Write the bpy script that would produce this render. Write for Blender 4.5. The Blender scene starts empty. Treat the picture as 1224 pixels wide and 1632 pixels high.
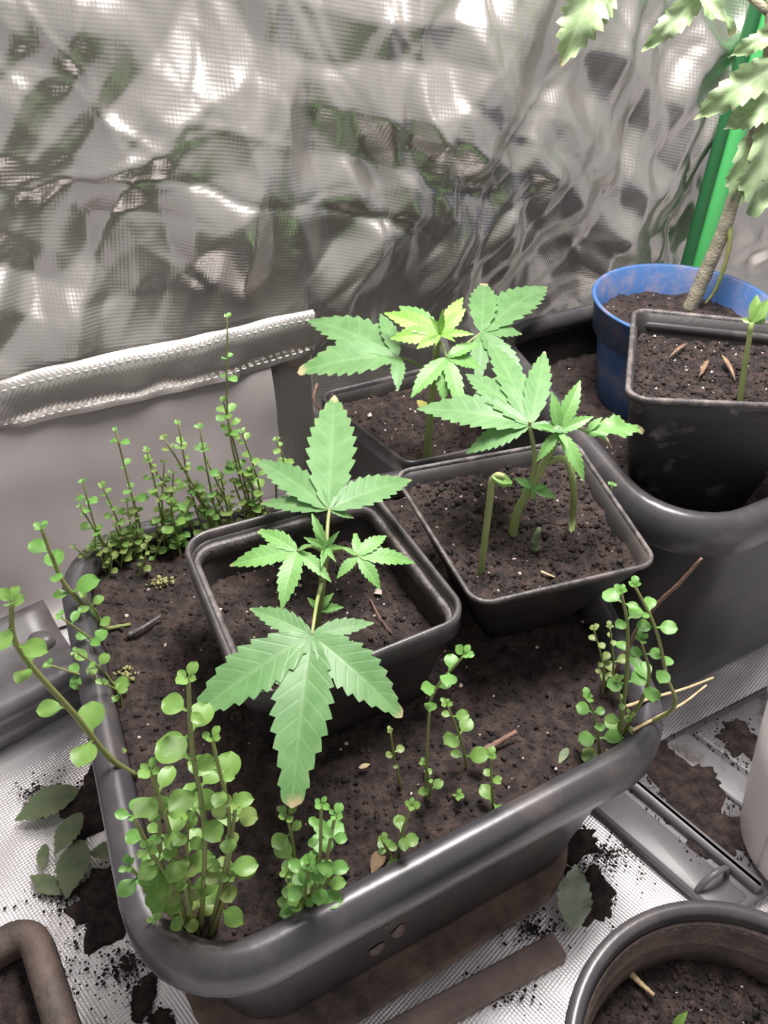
import bpy, math, random
import numpy as np
from mathutils import Vector, Matrix, noise as mnoise

random.seed(7)
rng = np.random.default_rng(11)
SC = bpy.context.scene
COL = SC.collection
R = math.radians

# ------------------------------------------------------------------ camera, world, light, exposure
IW, IH, FPX = 1224.0, 1632.0, 1250.0
PIT, ROLL, CZ = R(40.0), R(1.0), 0.445
cam_d = bpy.data.cameras.new('camera')
cam_d.sensor_fit = 'VERTICAL'
cam_d.sensor_height = 32.64
cam_d.lens = 25.0
cam_d.clip_start = 0.005
cam_d.clip_end = 50
cam = bpy.data.objects.new('camera', cam_d)
COL.objects.link(cam)
cam.matrix_world = (Matrix.Translation((0, 0, CZ)) @ Matrix.Rotation(math.pi / 2 - PIT, 4, 'X')
                    @ Matrix.Rotation(ROLL, 4, 'Z'))
SC.camera = cam

world = bpy.data.worlds.new('tent_air')
SC.world = world
world.use_nodes = True
bg = world.node_tree.nodes['Background']
bg.inputs[0].default_value = (0.93, 0.90, 0.92, 1)
bg.inputs[1].default_value = 0.50

def area(name, loc, target, size, power, color):
    l = bpy.data.lights.new(name, 'AREA')
    l.shape = 'RECTANGLE'
    l.size, l.size_y = size
    l.energy = power
    l.color = color
    o = bpy.data.objects.new(name, l)
    o.location = loc
    d = Vector(target) - Vector(loc)
    o.rotation_euler = d.to_track_quat('-Z', 'Y').to_euler()
    COL.objects.link(o)
    return o

area('grow_lamp_offscreen', (0.09, 0.45, 0.80), (0.08, 0.46, 0.0), (0.26, 0.26), 11.0, (1.0, 0.96, 0.93))

SC.view_settings.view_transform = 'Standard'
SC.view_settings.look = 'None'
SC.view_settings.exposure = 0.25
SC.view_settings.gamma = 1.0
SC.view_settings.use_curve_mapping = False

# ------------------------------------------------------------------ measuring helpers
FZ = -0.05                                     # tent floor
CP, SP = math.cos(PIT), math.sin(PIT)
CR, SR = math.cos(ROLL), math.sin(ROLL)
CAM = Vector((0, 0, CZ))

def ray(px, py):
    x = (px - IW / 2) / FPX
    y = -(py - IH / 2) / FPX
    x, y = CR * x - SR * y, SR * x + CR * y
    return Vector((x, CP + y * SP, -SP + y * CP))

def P(px, py, z):
    d = ray(px, py)
    return CAM + d * ((z - CZ) / d.z)

def V(px, py, base):
    """point above `base` (a near-vertical growth) seen at that place"""
    d = ray(px, py)
    t = (base[0] * d.x + base[1] * d.y) / (d.x * d.x + d.y * d.y)
    return CAM + d * t

# ------------------------------------------------------------------ object helpers
OFF = {}

def tag(o, label=None, cat=None, group=None, kind=None):
    if label: o['label'] = label
    if cat: o['category'] = cat
    if group: o['group'] = group
    if kind: o['kind'] = kind
    return o

def empty(name, loc, label=None, cat=None, group=None):
    o = bpy.data.objects.new(name, None)
    o.empty_display_size = 0.01
    o.location = loc
    COL.objects.link(o)
    OFF[o] = Vector(loc)
    return tag(o, label, cat, group)

def mesh(name, verts, faces, off=(0, 0, 0), smooth=True):
    me = bpy.data.meshes.new(name)
    v = np.asarray([tuple(p) for p in verts], dtype=float) - np.array(off, dtype=float)
    me.from_pydata([tuple(p) for p in v], [], faces)
    if smooth:
        me.polygons.foreach_set('use_smooth', [True] * len(me.polygons))
    me.update()
    return me

def obj(name, verts, faces, mat, parent=None, smooth=True):
    """one mesh object; verts are world positions"""
    off = OFF.get(parent, Vector((0, 0, 0))) if parent else Vector((0, 0, 0))
    if parent is None:
        a = np.asarray([tuple(p) for p in verts], dtype=float)
        lo, hi = a.min(0), a.max(0)
        off = Vector(((lo[0] + hi[0]) / 2, (lo[1] + hi[1]) / 2, lo[2]))
    me = mesh(name, verts, faces, off, smooth)
    o = bpy.data.objects.new(name, me)
    me.materials.append(mat)
    COL.objects.link(o)
    if parent:
        o.parent = parent
    else:
        o.location = off
    OFF[o] = off
    return o

# ------------------------------------------------------------------ materials
def newmat(name):
    m = bpy.data.materials.new(name)
    m.use_nodes = True
    nt = m.node_tree
    return m, nt, nt.nodes['Principled BSDF']

def simple(name, col, rough=0.5, metal=0.0, col2=None, scale=40.0, lo=0.4, hi=0.65, bump=0.0, bscale=200.0,
           trans=0.0, detail=6.0, spec=0.5, coat=0.0):
    m, nt, b = newmat(name)
    N, L = nt.nodes, nt.links
    b.inputs['Base Color'].default_value = (*col, 1)
    b.inputs['Roughness'].default_value = rough
    b.inputs['Metallic'].default_value = metal
    b.inputs['Specular IOR Level'].default_value = spec
    b.inputs['Coat Weight'].default_value = coat
    tc = N.new('ShaderNodeTexCoord')
    if col2:
        n = N.new('ShaderNodeTexNoise')
        n.inputs['Scale'].default_value = scale
        n.inputs['Detail'].default_value = detail
        n.inputs['Roughness'].default_value = 0.65
        L.new(tc.outputs['Object'], n.inputs['Vector'])
        r = N.new('ShaderNodeValToRGB')
        r.color_ramp.elements[0].position = lo
        r.color_ramp.elements[1].position = hi
        r.color_ramp.elements[0].color = (*col, 1)
        r.color_ramp.elements[1].color = (*col2, 1)
        L.new(n.outputs['Fac'], r.inputs['Fac'])
        L.new(r.outputs['Color'], b.inputs['Base Color'])
    if bump:
        n2 = N.new('ShaderNodeTexNoise')
        n2.inputs['Scale'].default_value = bscale
        n2.inputs['Detail'].default_value = 5
        L.new(tc.outputs['Object'], n2.inputs['Vector'])
        bp = N.new('ShaderNodeBump')
        bp.inputs['Strength'].default_value = bump
        bp.inputs['Distance'].default_value = 0.002
        L.new(n2.outputs['Fac'], bp.inputs['Height'])
        L.new(bp.outputs['Normal'], b.inputs['Normal'])
    if trans:
        add_translucent(m, trans)
    return m

def add_translucent(m, f, col=None):
    nt = m.node_tree
    N, L = nt.nodes, nt.links
    b = N['Principled BSDF']
    out = N['Material Output']
    t = N.new('ShaderNodeBsdfTranslucent')
    src = b.inputs['Base Color']
    if src.is_linked and col is None:
        L.new(src.links[0].from_socket, t.inputs['Color'])
    else:
        t.inputs['Color'].default_value = (*col, 1) if col else src.default_value
    mx = N.new('ShaderNodeMixShader')
    mx.inputs[0].default_value = f
    L.new(b.outputs[0], mx.inputs[1])
    L.new(t.outputs[0], mx.inputs[2])
    L.new(mx.outputs[0], out.inputs[0])

def leafmat(name, c1, c2, vein, dry=(0.50, 0.40, 0.22), teeth=9.0, rough=0.45):
    """leaf blade: UV.x across (0..1), UV.y along; 'dry' attribute browns the withered tips"""
    m, nt, b = newmat(name)
    N, L = nt.nodes, nt.links
    b.inputs['Roughness'].default_value = rough
    b.inputs['Sheen Weight'].default_value = 0.25
    tc = N.new('ShaderNodeTexCoord')
    n = N.new('ShaderNodeTexNoise')
    n.inputs['Scale'].default_value = 90
    n.inputs['Detail'].default_value = 4
    L.new(tc.outputs['Object'], n.inputs['Vector'])
    r = N.new('ShaderNodeValToRGB')
    r.color_ramp.elements[0].position = 0.35
    r.color_ramp.elements[1].position = 0.68
    r.color_ramp.elements[0].color = (*c1, 1)
    r.color_ramp.elements[1].color = (*c2, 1)
    L.new(n.outputs['Fac'], r.inputs['Fac'])
    uv = N.new('ShaderNodeUVMap')
    uv.uv_map = 'UVMap'
    sep = N.new('ShaderNodeSeparateXYZ')
    L.new(uv.outputs['UV'], sep.inputs[0])
    def math_(op, a, bb=None, clamp=False):
        q = N.new('ShaderNodeMath')
        q.operation = op
        q.use_clamp = clamp
        for i, s in enumerate((a, bb)):
            if s is None: continue
            if isinstance(s, (int, float)): q.inputs[i].default_value = s
            else: L.new(s, q.inputs[i])
        return q.outputs[0]
    ax = math_('ABSOLUTE', math_('SUBTRACT', sep.outputs[0], 0.5))            # 0 midrib .. 0.5 edge
    mid = math_('SUBTRACT', 1.0, math_('MULTIPLY', ax, 14.0), True)
    ph = math_('SUBTRACT', math_('MULTIPLY', sep.outputs[1], teeth), math_('MULTIPLY', ax, 2.2))
    fr = math_('ABSOLUTE', math_('SUBTRACT', math_('FRACT', ph), 0.5))
    side = math_('MULTIPLY', math_('SUBTRACT', 1.0, math_('MULTIPLY', fr, 7.0), True), 0.55)
    vv = math_('MAXIMUM', mid, side)
    mx = N.new('ShaderNodeMixRGB')
    mx.inputs[2].default_value = (*vein, 1)
    L.new(math_('MULTIPLY', vv, 0.55), mx.inputs[0])
    L.new(r.outputs['Color'], mx.inputs[1])
    at = N.new('ShaderNodeAttribute')
    at.attribute_name = 'dry'
    mx2 = N.new('ShaderNodeMixRGB')
    mx2.inputs[2].default_value = (*dry, 1)
    L.new(at.outputs['Fac'], mx2.inputs[0])
    L.new(mx.outputs[0], mx2.inputs[1])
    L.new(mx2.outputs[0], b.inputs['Base Color'])
    bp = N.new('ShaderNodeBump')
    bp.inputs['Strength'].default_value = 0.22
    bp.inputs['Distance'].default_value = 0.0006
    bp.invert = True
    L.new(vv, bp.inputs['Height'])
    L.new(bp.outputs['Normal'], b.inputs['Normal'])
    add_translucent(m, 0.28)
    return m

M = {}
M['black'] = simple('black_plastic', (0.017, 0.0145, 0.015), 0.45, 0, (0.05, 0.038, 0.034), 28, 0.45, 0.8, 0.05, 300)
M['rim'] = simple('rim_plastic', (0.045, 0.042, 0.046), 0.32, 0, (0.13, 0.11, 0.105), 45, 0.45, 0.75, 0.05, 300)
M['planter'] = simple('planter_plastic', (0.040, 0.037, 0.041), 0.34, 0, (0.075, 0.06, 0.055), 22, 0.45, 0.75, 0.06, 250)
M['planter_rim'] = simple('planter_rim_plastic', (0.050, 0.047, 0.053), 0.30, 0, (0.105, 0.085, 0.08), 30, 0.5, 0.75, 0.05, 250)
M['dustyrim'] = simple('dusty_rim', (0.065, 0.058, 0.058), 0.45, 0, (0.24, 0.20, 0.19), 110, 0.45, 0.75, 0.3, 500)
M['grey'] = simple('grey_plastic', (0.13, 0.122, 0.13), 0.40, 0, (0.08, 0.07, 0.07), 18, 0.45, 0.7, 0.03, 150)
M['tray'] = simple('grey_tray_plastic', (0.19, 0.18, 0.19), 0.46, 0, (0.06, 0.045, 0.04), 40, 0.5, 0.66, 0.1, 300)
M['dust'] = simple('dusty_saucer', (0.065, 0.048, 0.042), 0.75, 0, (0.26, 0.18, 0.14), 22, 0.4, 0.68, 0.3, 400)
M['dust2'] = simple('dusty_black_pot', (0.05, 0.038, 0.034), 0.7, 0, (0.16, 0.11, 0.09), 40, 0.35, 0.7, 0.3, 400)
M['blue'] = simple('blue_plastic', (0.050, 0.125, 0.31), 0.45, 0, (0.27, 0.21, 0.22), 34, 0.48, 0.76, 0.08, 300)
M['soil'] = simple('potting_soil', (0.010, 0.006, 0.0058), 0.88, 0, (0.088, 0.054, 0.046), 130, 0.40, 0.80, 0.9, 700, detail=10)
M['crumb'] = simple('soil_crumbs', (0.020, 0.013, 0.011), 0.9, 0, (0.10, 0.068, 0.055), 220, 0.4, 0.75, 0.5, 900)
M['perlite'] = simple('perlite', (0.60, 0.50, 0.46), 0.9, 0, (0.30, 0.20, 0.17), 300, 0.45, 0.7)
M['stem'] = simple('pale_green_stem', (0.24, 0.33, 0.10), 0.5, 0, (0.36, 0.36, 0.17), 60, 0.4, 0.7, trans=0.15)
M['weedstem'] = simple('weed_stem', (0.20, 0.26, 0.07), 0.5, 0, (0.28, 0.23, 0.11), 50, 0.4, 0.7, trans=0.15)
M['wood'] = simple('woody_stem', (0.32, 0.29, 0.21), 0.75, 0, (0.17, 0.15, 0.11), 90, 0.4, 0.65, 0.5, 500)
M['twig'] = simple('dry_twig', (0.22, 0.13, 0.09), 0.8, 0, (0.11, 0.06, 0.05), 120, 0.4, 0.65, 0.4, 600)
M['straw'] = simple('dry_straw', (0.55, 0.42, 0.24), 0.7, 0, (0.40, 0.28, 0.15), 120, 0.4, 0.65)
M['moss'] = simple('moss', (0.30, 0.29, 0.12), 0.9, 0, (0.16, 0.17, 0.06), 300, 0.4, 0.7)
M['deadleaf'] = simple('dead_leaf', (0.18, 0.11, 0.07), 0.85, 0, (0.30, 0.20, 0.12), 120, 0.4, 0.65, 0.3, 500, trans=0.1)
M['oldleaf'] = simple('wilted_green_leaf', (0.13, 0.18, 0.09), 0.6, 0, (0.22, 0.24, 0.13), 70, 0.4, 0.65, 0.3, 500, trans=0.1)
M['paleleaf'] = simple('bleached_leaf', (0.30, 0.36, 0.25), 0.7, 0, (0.42, 0.46, 0.36), 90, 0.4, 0.65, 0.3, 500)
M['mold'] = simple('dried_mud', (0.085, 0.055, 0.047), 0.9, 0, (0.19, 0.14, 0.12), 140, 0.4, 0.7, 0.6, 600)
M['chalky'] = simple('chalky_black_plastic', (0.017, 0.0145, 0.015), 0.5, 0, (0.17, 0.155, 0.155), 42, 0.60, 0.80, 0.08, 300, detail=3)
M['slat'] = simple('dusty_slat', (0.34, 0.26, 0.23), 0.8, 0, (0.15, 0.11, 0.095), 25, 0.4, 0.7, 0.3, 400)
M['scuff'] = simple('chalky_scuff', (0.20, 0.185, 0.19), 0.85, 0, (0.045, 0.04, 0.042), 90, 0.45, 0.62)
M['weed'] = simple('weed_leaf', (0.155, 0.30, 0.06), 0.42, 0, (0.22, 0.37, 0.095), 60, 0.35, 0.7, trans=0.3)
M['weed2'] = simple('weed_leaf_olive', (0.17, 0.26, 0.06), 0.45, 0, (0.26, 0.33, 0.11), 60, 0.35, 0.7, trans=0.3)
M['weed3'] = simple('weed_leaf_fresh', (0.125, 0.31, 0.06), 0.42, 0, (0.20, 0.39, 0.10), 60, 0.35, 0.7, trans=0.3)
M['hemp'] = leafmat('hemp_leaf', (0.105, 0.245, 0.075), (0.155, 0.315, 0.115), (0.21, 0.36, 0.15))
M['hempyoung'] = leafmat('young_hemp_leaf', (0.14, 0.33, 0.07), (0.20, 0.42, 0.12), (0.26, 0.48, 0.17))
M['hempback'] = M['hemp']
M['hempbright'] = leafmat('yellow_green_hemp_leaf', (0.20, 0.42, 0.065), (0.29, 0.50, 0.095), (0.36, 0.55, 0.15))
M['saplingleaf'] = leafmat('sapling_leaf', (0.24, 0.36, 0.16), (0.38, 0.48, 0.28), (0.48, 0.56, 0.36), teeth=6)
M['green'] = simple('green_pole', (0.06, 0.40, 0.10), 0.45, 0, (0.09, 0.46, 0.14), 8, 0.3, 0.7)
M['greendark'] = simple('dark_green_seam', (0.012, 0.10, 0.03), 0.6)
M['stitch'] = simple('stitch_thread', (0.75, 0.74, 0.68), 0.5)

# translucent milky vessel
m, nt, b = newmat('milky_plastic')
b.inputs['Base Color'].default_value = (0.80, 0.76, 0.75, 1)
b.inputs['Roughness'].default_value = 0.4
b.inputs['Transmission Weight'].default_value = 0.25
add_translucent(m, 0.3)
M['milky'] = m

def foilmat(name, base, metal, rough, weave, wscale, wdist):
    m, nt, b = newmat(name)
    N, L = nt.nodes, nt.links
    b.inputs['Metallic'].default_value = metal
    b.inputs['Roughness'].default_value = rough
    b.inputs['Base Color'].default_value = (*base, 1)
    uv = N.new('ShaderNodeUVMap')
    uv.uv_map = 'UVMap'
    sep = N.new('ShaderNodeSeparateXYZ')
    L.new(uv.outputs['UV'], sep.inputs[0])
    outs = []
    for i, k in ((0, wscale), (1, wscale)):
        q = N.new('ShaderNodeMath'); q.operation = 'MULTIPLY'; q.inputs[1].default_value = k
        L.new(sep.outputs[i], q.inputs[0])
        s = N.new('ShaderNodeMath'); s.operation = 'SINE'
        L.new(q.outputs[0], s.inputs[0])
        outs.append(s.outputs[0])
    mul = N.new('ShaderNodeMath'); mul.operation = 'MULTIPLY'
    L.new(outs[0], mul.inputs[0]); L.new(outs[1], mul.inputs[1])
    bp = N.new('ShaderNodeBump')
    bp.inputs['Strength'].default_value = weave
    bp.inputs['Distance'].default_value = wdist
    L.new(mul.outputs[0], bp.inputs['Height'])
    tc = N.new('ShaderNodeTexCoord')
    n2 = N.new('ShaderNodeTexNoise')
    n2.inputs['Scale'].default_value = 45
    n2.inputs['Detail'].default_value = 4
    L.new(tc.outputs['Object'], n2.inputs['Vector'])
    bp2 = N.new('ShaderNodeBump')
    bp2.inputs['Strength'].default_value = 0.10
    bp2.inputs['Distance'].default_value = 0.004
    L.new(n2.outputs['Fac'], bp2.inputs['Height'])
    L.new(bp.outputs['Normal'], bp2.inputs['Normal'])
    L.new(bp2.outputs['Normal'], b.inputs['Normal'])
    return m

M['foil'] = foilmat('silver_tent_sheet', (0.50, 0.475, 0.445), 0.85, 0.30, 0.17, 2 * math.pi / 0.0036, 0.0003)
M['floorfoil'] = foilmat('silver_floor_foil', (0.84, 0.81, 0.82), 0.6, 0.36, 0.28, 2 * math.pi / 0.0028, 0.0004)
M['lining'] = simple('grey_lining_sheet', (0.36, 0.325, 0.32), 0.36, 0.15, None, 7, 0.35, 0.7, 0.15, 30)

# ------------------------------------------------------------------ shape helpers
def rring(quad, off, r, z, n=6):
    """rounded quadrilateral ring, `off` metres inside the outline (quad counter-clockwise, xy)"""
    q = [Vector((p[0], p[1])) for p in quad]
    lines = []
    for i in range(4):
        a, c = q[i], q[(i + 1) % 4]
        d = (c - a).normalized()
        nrm = Vector((-d.y, d.x))
        lines.append((a + nrm * off, d))
    cor = []
    for i in range(4):
        (a, d), (c, e) = lines[i - 1], lines[i]
        den = d.x * e.y - d.y * e.x
        t = ((c.x - a.x) * e.y - (c.y - a.y) * e.x) / den
        cor.append(a + d * t)
    out = []
    for i in range(4):
        d0, d1 = lines[i - 1][1], lines[i][1]
        ang = math.acos(max(-1, min(1, d0.dot(d1))))
        rr = max(r, 0.0005)
        tl = rr * math.tan(ang / 2)
        s = cor[i] - d0 * tl
        cen = s + Vector((-d0.y, d0.x)) * rr
        a0 = math.atan2(s.y - cen.y, s.x - cen.x)
        for k in range(n + 1):
            a = a0 + ang * k / n
            out.append(Vector((cen.x + rr * math.cos(a), cen.y + rr * math.sin(a), z)))
    return out

def loft(rings, cap0=False, cap1=False, closed=False):
    n = len(rings[0])
    v = [p for r_ in rings for p in r_]
    f = []
    k = len(rings)
    for i in range(k if closed else k - 1):
        a, c = i * n, ((i + 1) % k) * n
        for j in range(n):
            j2 = (j + 1) % n
            f.append((a + j, a + j2, c + j2, c + j))
    if cap0: f.append(tuple(range(n - 1, -1, -1)))
    if cap1: f.append(tuple(range((k - 1) * n, k * n)))
    return v, f

def circ(cx, cy, r, z, n=64):
    return [Vector((cx + r * math.cos(2 * math.pi * i / n), cy + r * math.sin(2 * math.pi * i / n), z)) for i in range(n)]

def smooth_path(pts, k=5):
    pts = [Vector(p) for p in pts]
    if len(pts) < 3:
        return [pts[0].lerp(pts[-1], i / k) for i in range(k + 1)]
    e = [pts[0] * 2 - pts[1]] + pts + [pts[-1] * 2 - pts[-2]]
    out = []
    for i in range(1, len(e) - 2):
        p0, p1, p2, p3 = e[i - 1:i + 3]
        for j in range(k):
            t = j / k
            out.append(0.5 * ((2 * p1) + (p2 - p0) * t + (2 * p0 - 5 * p1 + 4 * p2 - p3) * t * t
                              + (3 * p1 - p0 - 3 * p2 + p3) * t ** 3))
    out.append(pts[-1])
    return out

def tube(path, r0, r1, seg=7, wob=0.0):
    v, f = [], []
    n = len(path)
    up = Vector((0.31, 0.77, 0.2)).normalized()
    for i, p in enumerate(path):
        d = (path[min(i + 1, n - 1)] - path[max(i - 1, 0)]).normalized()
        a = d.cross(up).normalized()
        c = d.cross(a)
        r = r0 + (r1 - r0) * i / (n - 1)
        r *= 1 + wob * math.sin(i * 2.3)
        for k in range(seg):
            t = 2 * math.pi * k / seg
            v.append(p + a * (r * math.cos(t)) + c * (r * math.sin(t)))
    for i in range(n - 1):
        for k in range(seg):
            k2 = (k + 1) % seg
            f.append((i * seg + k, i * seg + k2, (i + 1) * seg + k2, (i + 1) * seg + k))
    f.append(tuple(range(seg - 1, -1, -1)))
    f.append(tuple(range((n - 1) * seg, n * seg)))
    return v, f

def crumbs(points, rmin, rmax, flat=0.7):
    """many small irregular octahedral grains as one mesh"""
    v, f = [], []
    B = [(1, 0, 0), (-1, 0, 0), (0, 1, 0), (0, -1, 0), (0, 0, 1), (0, 0, -1)]
    T = [(0, 2, 4), (2, 1, 4), (1, 3, 4), (3, 0, 4), (2, 0, 5), (1, 2, 5), (3, 1, 5), (0, 3, 5)]
    for p in points:
        r = rmin + (rmax - rmin) * random.random() ** 3
        a = random.random() * 6.28
        ca, sa = math.cos(a), math.sin(a)
        k = len(v)
        for (x, y, z) in B:
            s = r * random.uniform(0.7, 1.3)
            x2, y2 = ca * x - sa * y, sa * x + ca * y
            v.append((p[0] + x2 * s, p[1] + y2 * s + z * s * 0.3, p[2] + z * s * flat + x * 0.2 * s))
        f += [(k + a_, k + b_, k + c_) for a_, b_, c_ in T]
    return v, f

def fbm(x, y, s, seed=0.0):
    return mnoise.fractal(Vector((x * s, y * s, seed)), 0.8, 2.0, 4)

def wall_ring(quad, zt, zb, rtop, wall_t, taper, z):
    """ring half-way through a pot_shell wall at height z"""
    t = max(0.0, min(1.0, (z - zb - 0.003) / (zt - zb - 0.003)))
    rb = rtop * 0.8
    return rring(quad, taper * (1 - t) + 0.0012 + wall_t * 0.5, rb + (rtop - rb) * t - wall_t * 0.5, z, 8)

def pot_soil_rings(shell, z, rise=0.0):
    return wall_ring(*shell, z + rise * 0.5), wall_ring(*shell, z - 0.012)

def soil(name, rings, z, label, amp=0.003, nr=46, ncr=1500, nperl=40, edge_rise=0.0, seed=0.0, cr=(0.0004, 0.0021)):
    """soil surface filling an outline ring, with crumbs built in and perlite as a part"""
    ring0, ring1 = rings
    def even(ring, m_):
        n = len(ring)
        L = [0]
        for i in range(n):
            L.append(L[-1] + (ring[(i + 1) % n] - ring[i]).length)
        out, j = [], 0
        for k in range(m_):
            t = L[-1] * k / m_
            while L[j + 1] < t: j += 1
            out.append(ring[j].lerp(ring[(j + 1) % n], (t - L[j]) / max(1e-9, L[j + 1] - L[j])))
        return out
    m_ = 150
    rs, rs1 = even(ring0, m_), even(ring1, m_)
    c = sum(rs, Vector((0, 0, 0))) / m_
    def hz(x, y, q):
        return z + amp * (fbm(x, y, 55, seed) + 0.6 * fbm(x, y, 190, seed + 3)) + edge_rise * q ** 3
    v, f = [], []
    for i in range(1, nr + 1):
        q = i / nr
        for p in rs:
            x, y = c.x + (p.x - c.x) * q, c.y + (p.y - c.y) * q
            v.append((x, y, hz(x, y, q)))
    for i in range(nr - 1):
        for k in range(m_):
            k2 = (k + 1) % m_
            f.append((i * m_ + k, i * m_ + k2, (i + 1) * m_ + k2, (i + 1) * m_ + k))
    v.append((c.x, c.y, hz(c.x, c.y, 0)))
    f += [(len(v) - 1, k, (k + 1) % m_) for k in range(m_)]
    # skirt so that the surface is a solid body
    b0 = len(v)
    for p in rs1:
        v.append((p.x, p.y, z - 0.012))
    for k in range(m_):
        k2 = (k + 1) % m_
        f.append(((nr - 1) * m_ + k, (nr - 1) * m_ + k2, b0 + k2, b0 + k))
    f.append(tuple(range(b0 + m_ - 1, b0 - 1, -1)))
    def pts(k):
        o = []
        for _ in range(k):
            p = rs[random.randrange(m_)]
            q = math.sqrt(random.random()) * 0.975
            x, y = c.x + (p.x - c.x) * q, c.y + (p.y - c.y) * q
            o.append((x, y, hz(x, y, q)))
        return o
    cv, cf = crumbs(pts(ncr), *cr)
    k = len(v)
    v += cv
    f += [tuple(i + k for i in t) for t in cf]
    o = obj(name, v, f, M['soil'])
    tag(o, label, 'soil', kind='stuff')
    pv, pf = crumbs(pts(nperl), 0.0006, 0.0018)
    pe = obj('perlite', pv, pf, M['perlite'], o)
    pe['kind'] = 'stuff'
    return o, hz

# ================================================================== THE SETTING
# --- back wall: crinkled reflective sheet of the tent
HZ = 0.135
wa, wb = P(0, 660, HZ), P(940, 440, HZ)
wd = Vector((wb.x - wa.x, wb.y - wa.y, 0)).normalized()
wn = Vector((wd.y, -wd.x, 0))                       # towards the room

def wall_sh(px, py):
    d = ray(px, py)
    t = (wa - CAM).dot(wn) / d.dot(wn)
    p = CAM + d * t
    return ((p - wa).dot(wd), p.z)

def worley(S, H, ns, seed, ax=1.0, smin=-0.45, smax=1.25, hmax=0.75):
    g = np.random.default_rng(seed)
    cs = np.stack([g.uniform(smin, smax, ns), g.uniform(-0.05, hmax, ns)], 1)
    off = g.uniform(0, 0.02, ns)
    f1 = np.full(S.shape, 9.0)
    for (a, c), o in zip(cs, off):
        th = g.uniform(0, math.pi)
        u = (S - a) * math.cos(th) + (H - c) * math.sin(th)
        w = -(S - a) * math.sin(th) + (H - c) * math.cos(th)
        f1 = np.minimum(f1, np.sqrt((u * ax) ** 2 + w ** 2) + o)
    return f1

def vnoise(S, H, sc, seed):
    g = np.random.default_rng(seed)
    T = g.uniform(-1, 1, (96, 96))
    x, y = S * sc + 30, H * sc + 30
    xi, yi = np.floor(x).astype(int), np.floor(y).astype(int)
    fx, fy = x - xi, y - yi
    fx, fy = fx * fx * (3 - 2 * fx), fy * fy * (3 - 2 * fy)
    t = lambda i, j: T[i % 96, j % 96]
    return (t(xi, yi) * (1 - fx) + t(xi + 1, yi) * fx) * (1 - fy) + (t(xi, yi + 1) * (1 - fx) + t(xi + 1, yi + 1) * fx) * fy

S_HEM = wall_sh(496, 500)[0]
S_LIN = wall_sh(434, 630)[0]

def wall_sheet():
    ss = np.arange(-0.42, 1.20, 0.0025)
    hs = np.arange(HZ - 0.186, 0.72, 0.0025)
    S, H = np.meshgrid(ss, hs)
    Sw = S + 0.02 * vnoise(S, H, 9, 1) + 0.006 * vnoise(S, H, 30, 2)
    Hw = H + 0.02 * vnoise(S, H, 9, 3) + 0.006 * vnoise(S, H, 30, 4)
    D = 0.10 * worley(Sw, Hw, 40, 5, 0.5) + 0.08 * worley(Sw, Hw, 300, 6, 0.6)
    g = np.random.default_rng(77)
    for k in range(19):
        th = g.uniform(0, math.pi)
        fq = 5.0 * 1.13 ** k * 0.9
        u = Sw * math.cos(th) + Hw * math.sin(th) + 0.035 * vnoise(S, H, 4.5, 100 + k) + 0.004 * vnoise(S, H, 16, 140 + k)
        ph = (u * fq + g.uniform(0, 1)) % 1.0
        tri = np.abs(ph - 0.5) * 2
        msk = np.clip(0.15 + 1.3 * vnoise(S, H, 3.0 + 0.4 * k, 200 + k), 0, 1)
        D += (0.24 / (2 * fq)) * tri * msk
    for k in range(240):
        a, c, th, ln_ = g.uniform(-0.42, 1.2), g.uniform(HZ, 0.70), g.uniform(0, math.pi), g.uniform(0.03, 0.16)
        u = (Sw - a) * math.cos(th) + (Hw - c) * math.sin(th)
        w = -(Sw - a) * math.sin(th) + (Hw - c) * math.cos(th)
        wd_ = g.uniform(0.003, 0.0055)
        D += g.choice((-1, 1)) * g.uniform(0.0018, 0.0042) * np.exp(-np.abs(w) / wd_) * np.clip(1 - np.abs(u) / ln_, 0, 1)
    D += 0.008 * vnoise(S, H, 5, 9)
    D -= D.mean()
    bot = np.where(S < S_HEM, HZ, HZ - 0.09)
    D *= np.clip((H - bot) / 0.06, 0.06, 1.0)
    D = np.clip(D, -0.035, 0.036)
    h_, w_ = S.shape
    X = wa.x + wd.x * S + wn.x * D
    Y = wa.y + wd.y * S + wn.y * D
    verts = np.stack([X.ravel(), Y.ravel(), H.ravel()], 1)
    idx = np.arange(h_ * w_).reshape(h_, w_)
    fc = np.stack([idx[:-1, :-1].ravel(), idx[:-1, 1:].ravel(), idx[1:, 1:].ravel(), idx[1:, :-1].ravel()], 1)
    o = obj('wall_back', verts, fc.tolist(), M['foil'])
    uvl = o.data.uv_layers.new(name='UVMap')
    li = np.empty(len(o.data.loops), int)
    o.data.loops.foreach_get('vertex_index', li)
    # weave runs diagonally on the sheet
    a, b_ = S.ravel()[li], H.ravel()[li]
    uvl.data.foreach_set('uv', np.stack([a * 0.8 + b_ * 0.6, -a * 0.6 + b_ * 0.8], 1).ravel())
    tag(o, 'crinkled silver reflective tent sheet with a fine weave', 'wall', kind='structure')
    return o

wall = wall_sheet()

def wpt(s, h, d=0.0):
    return Vector((wa.x + wd.x * s + wn.x * d, wa.y + wd.y * s + wn.y * d, h))

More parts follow.
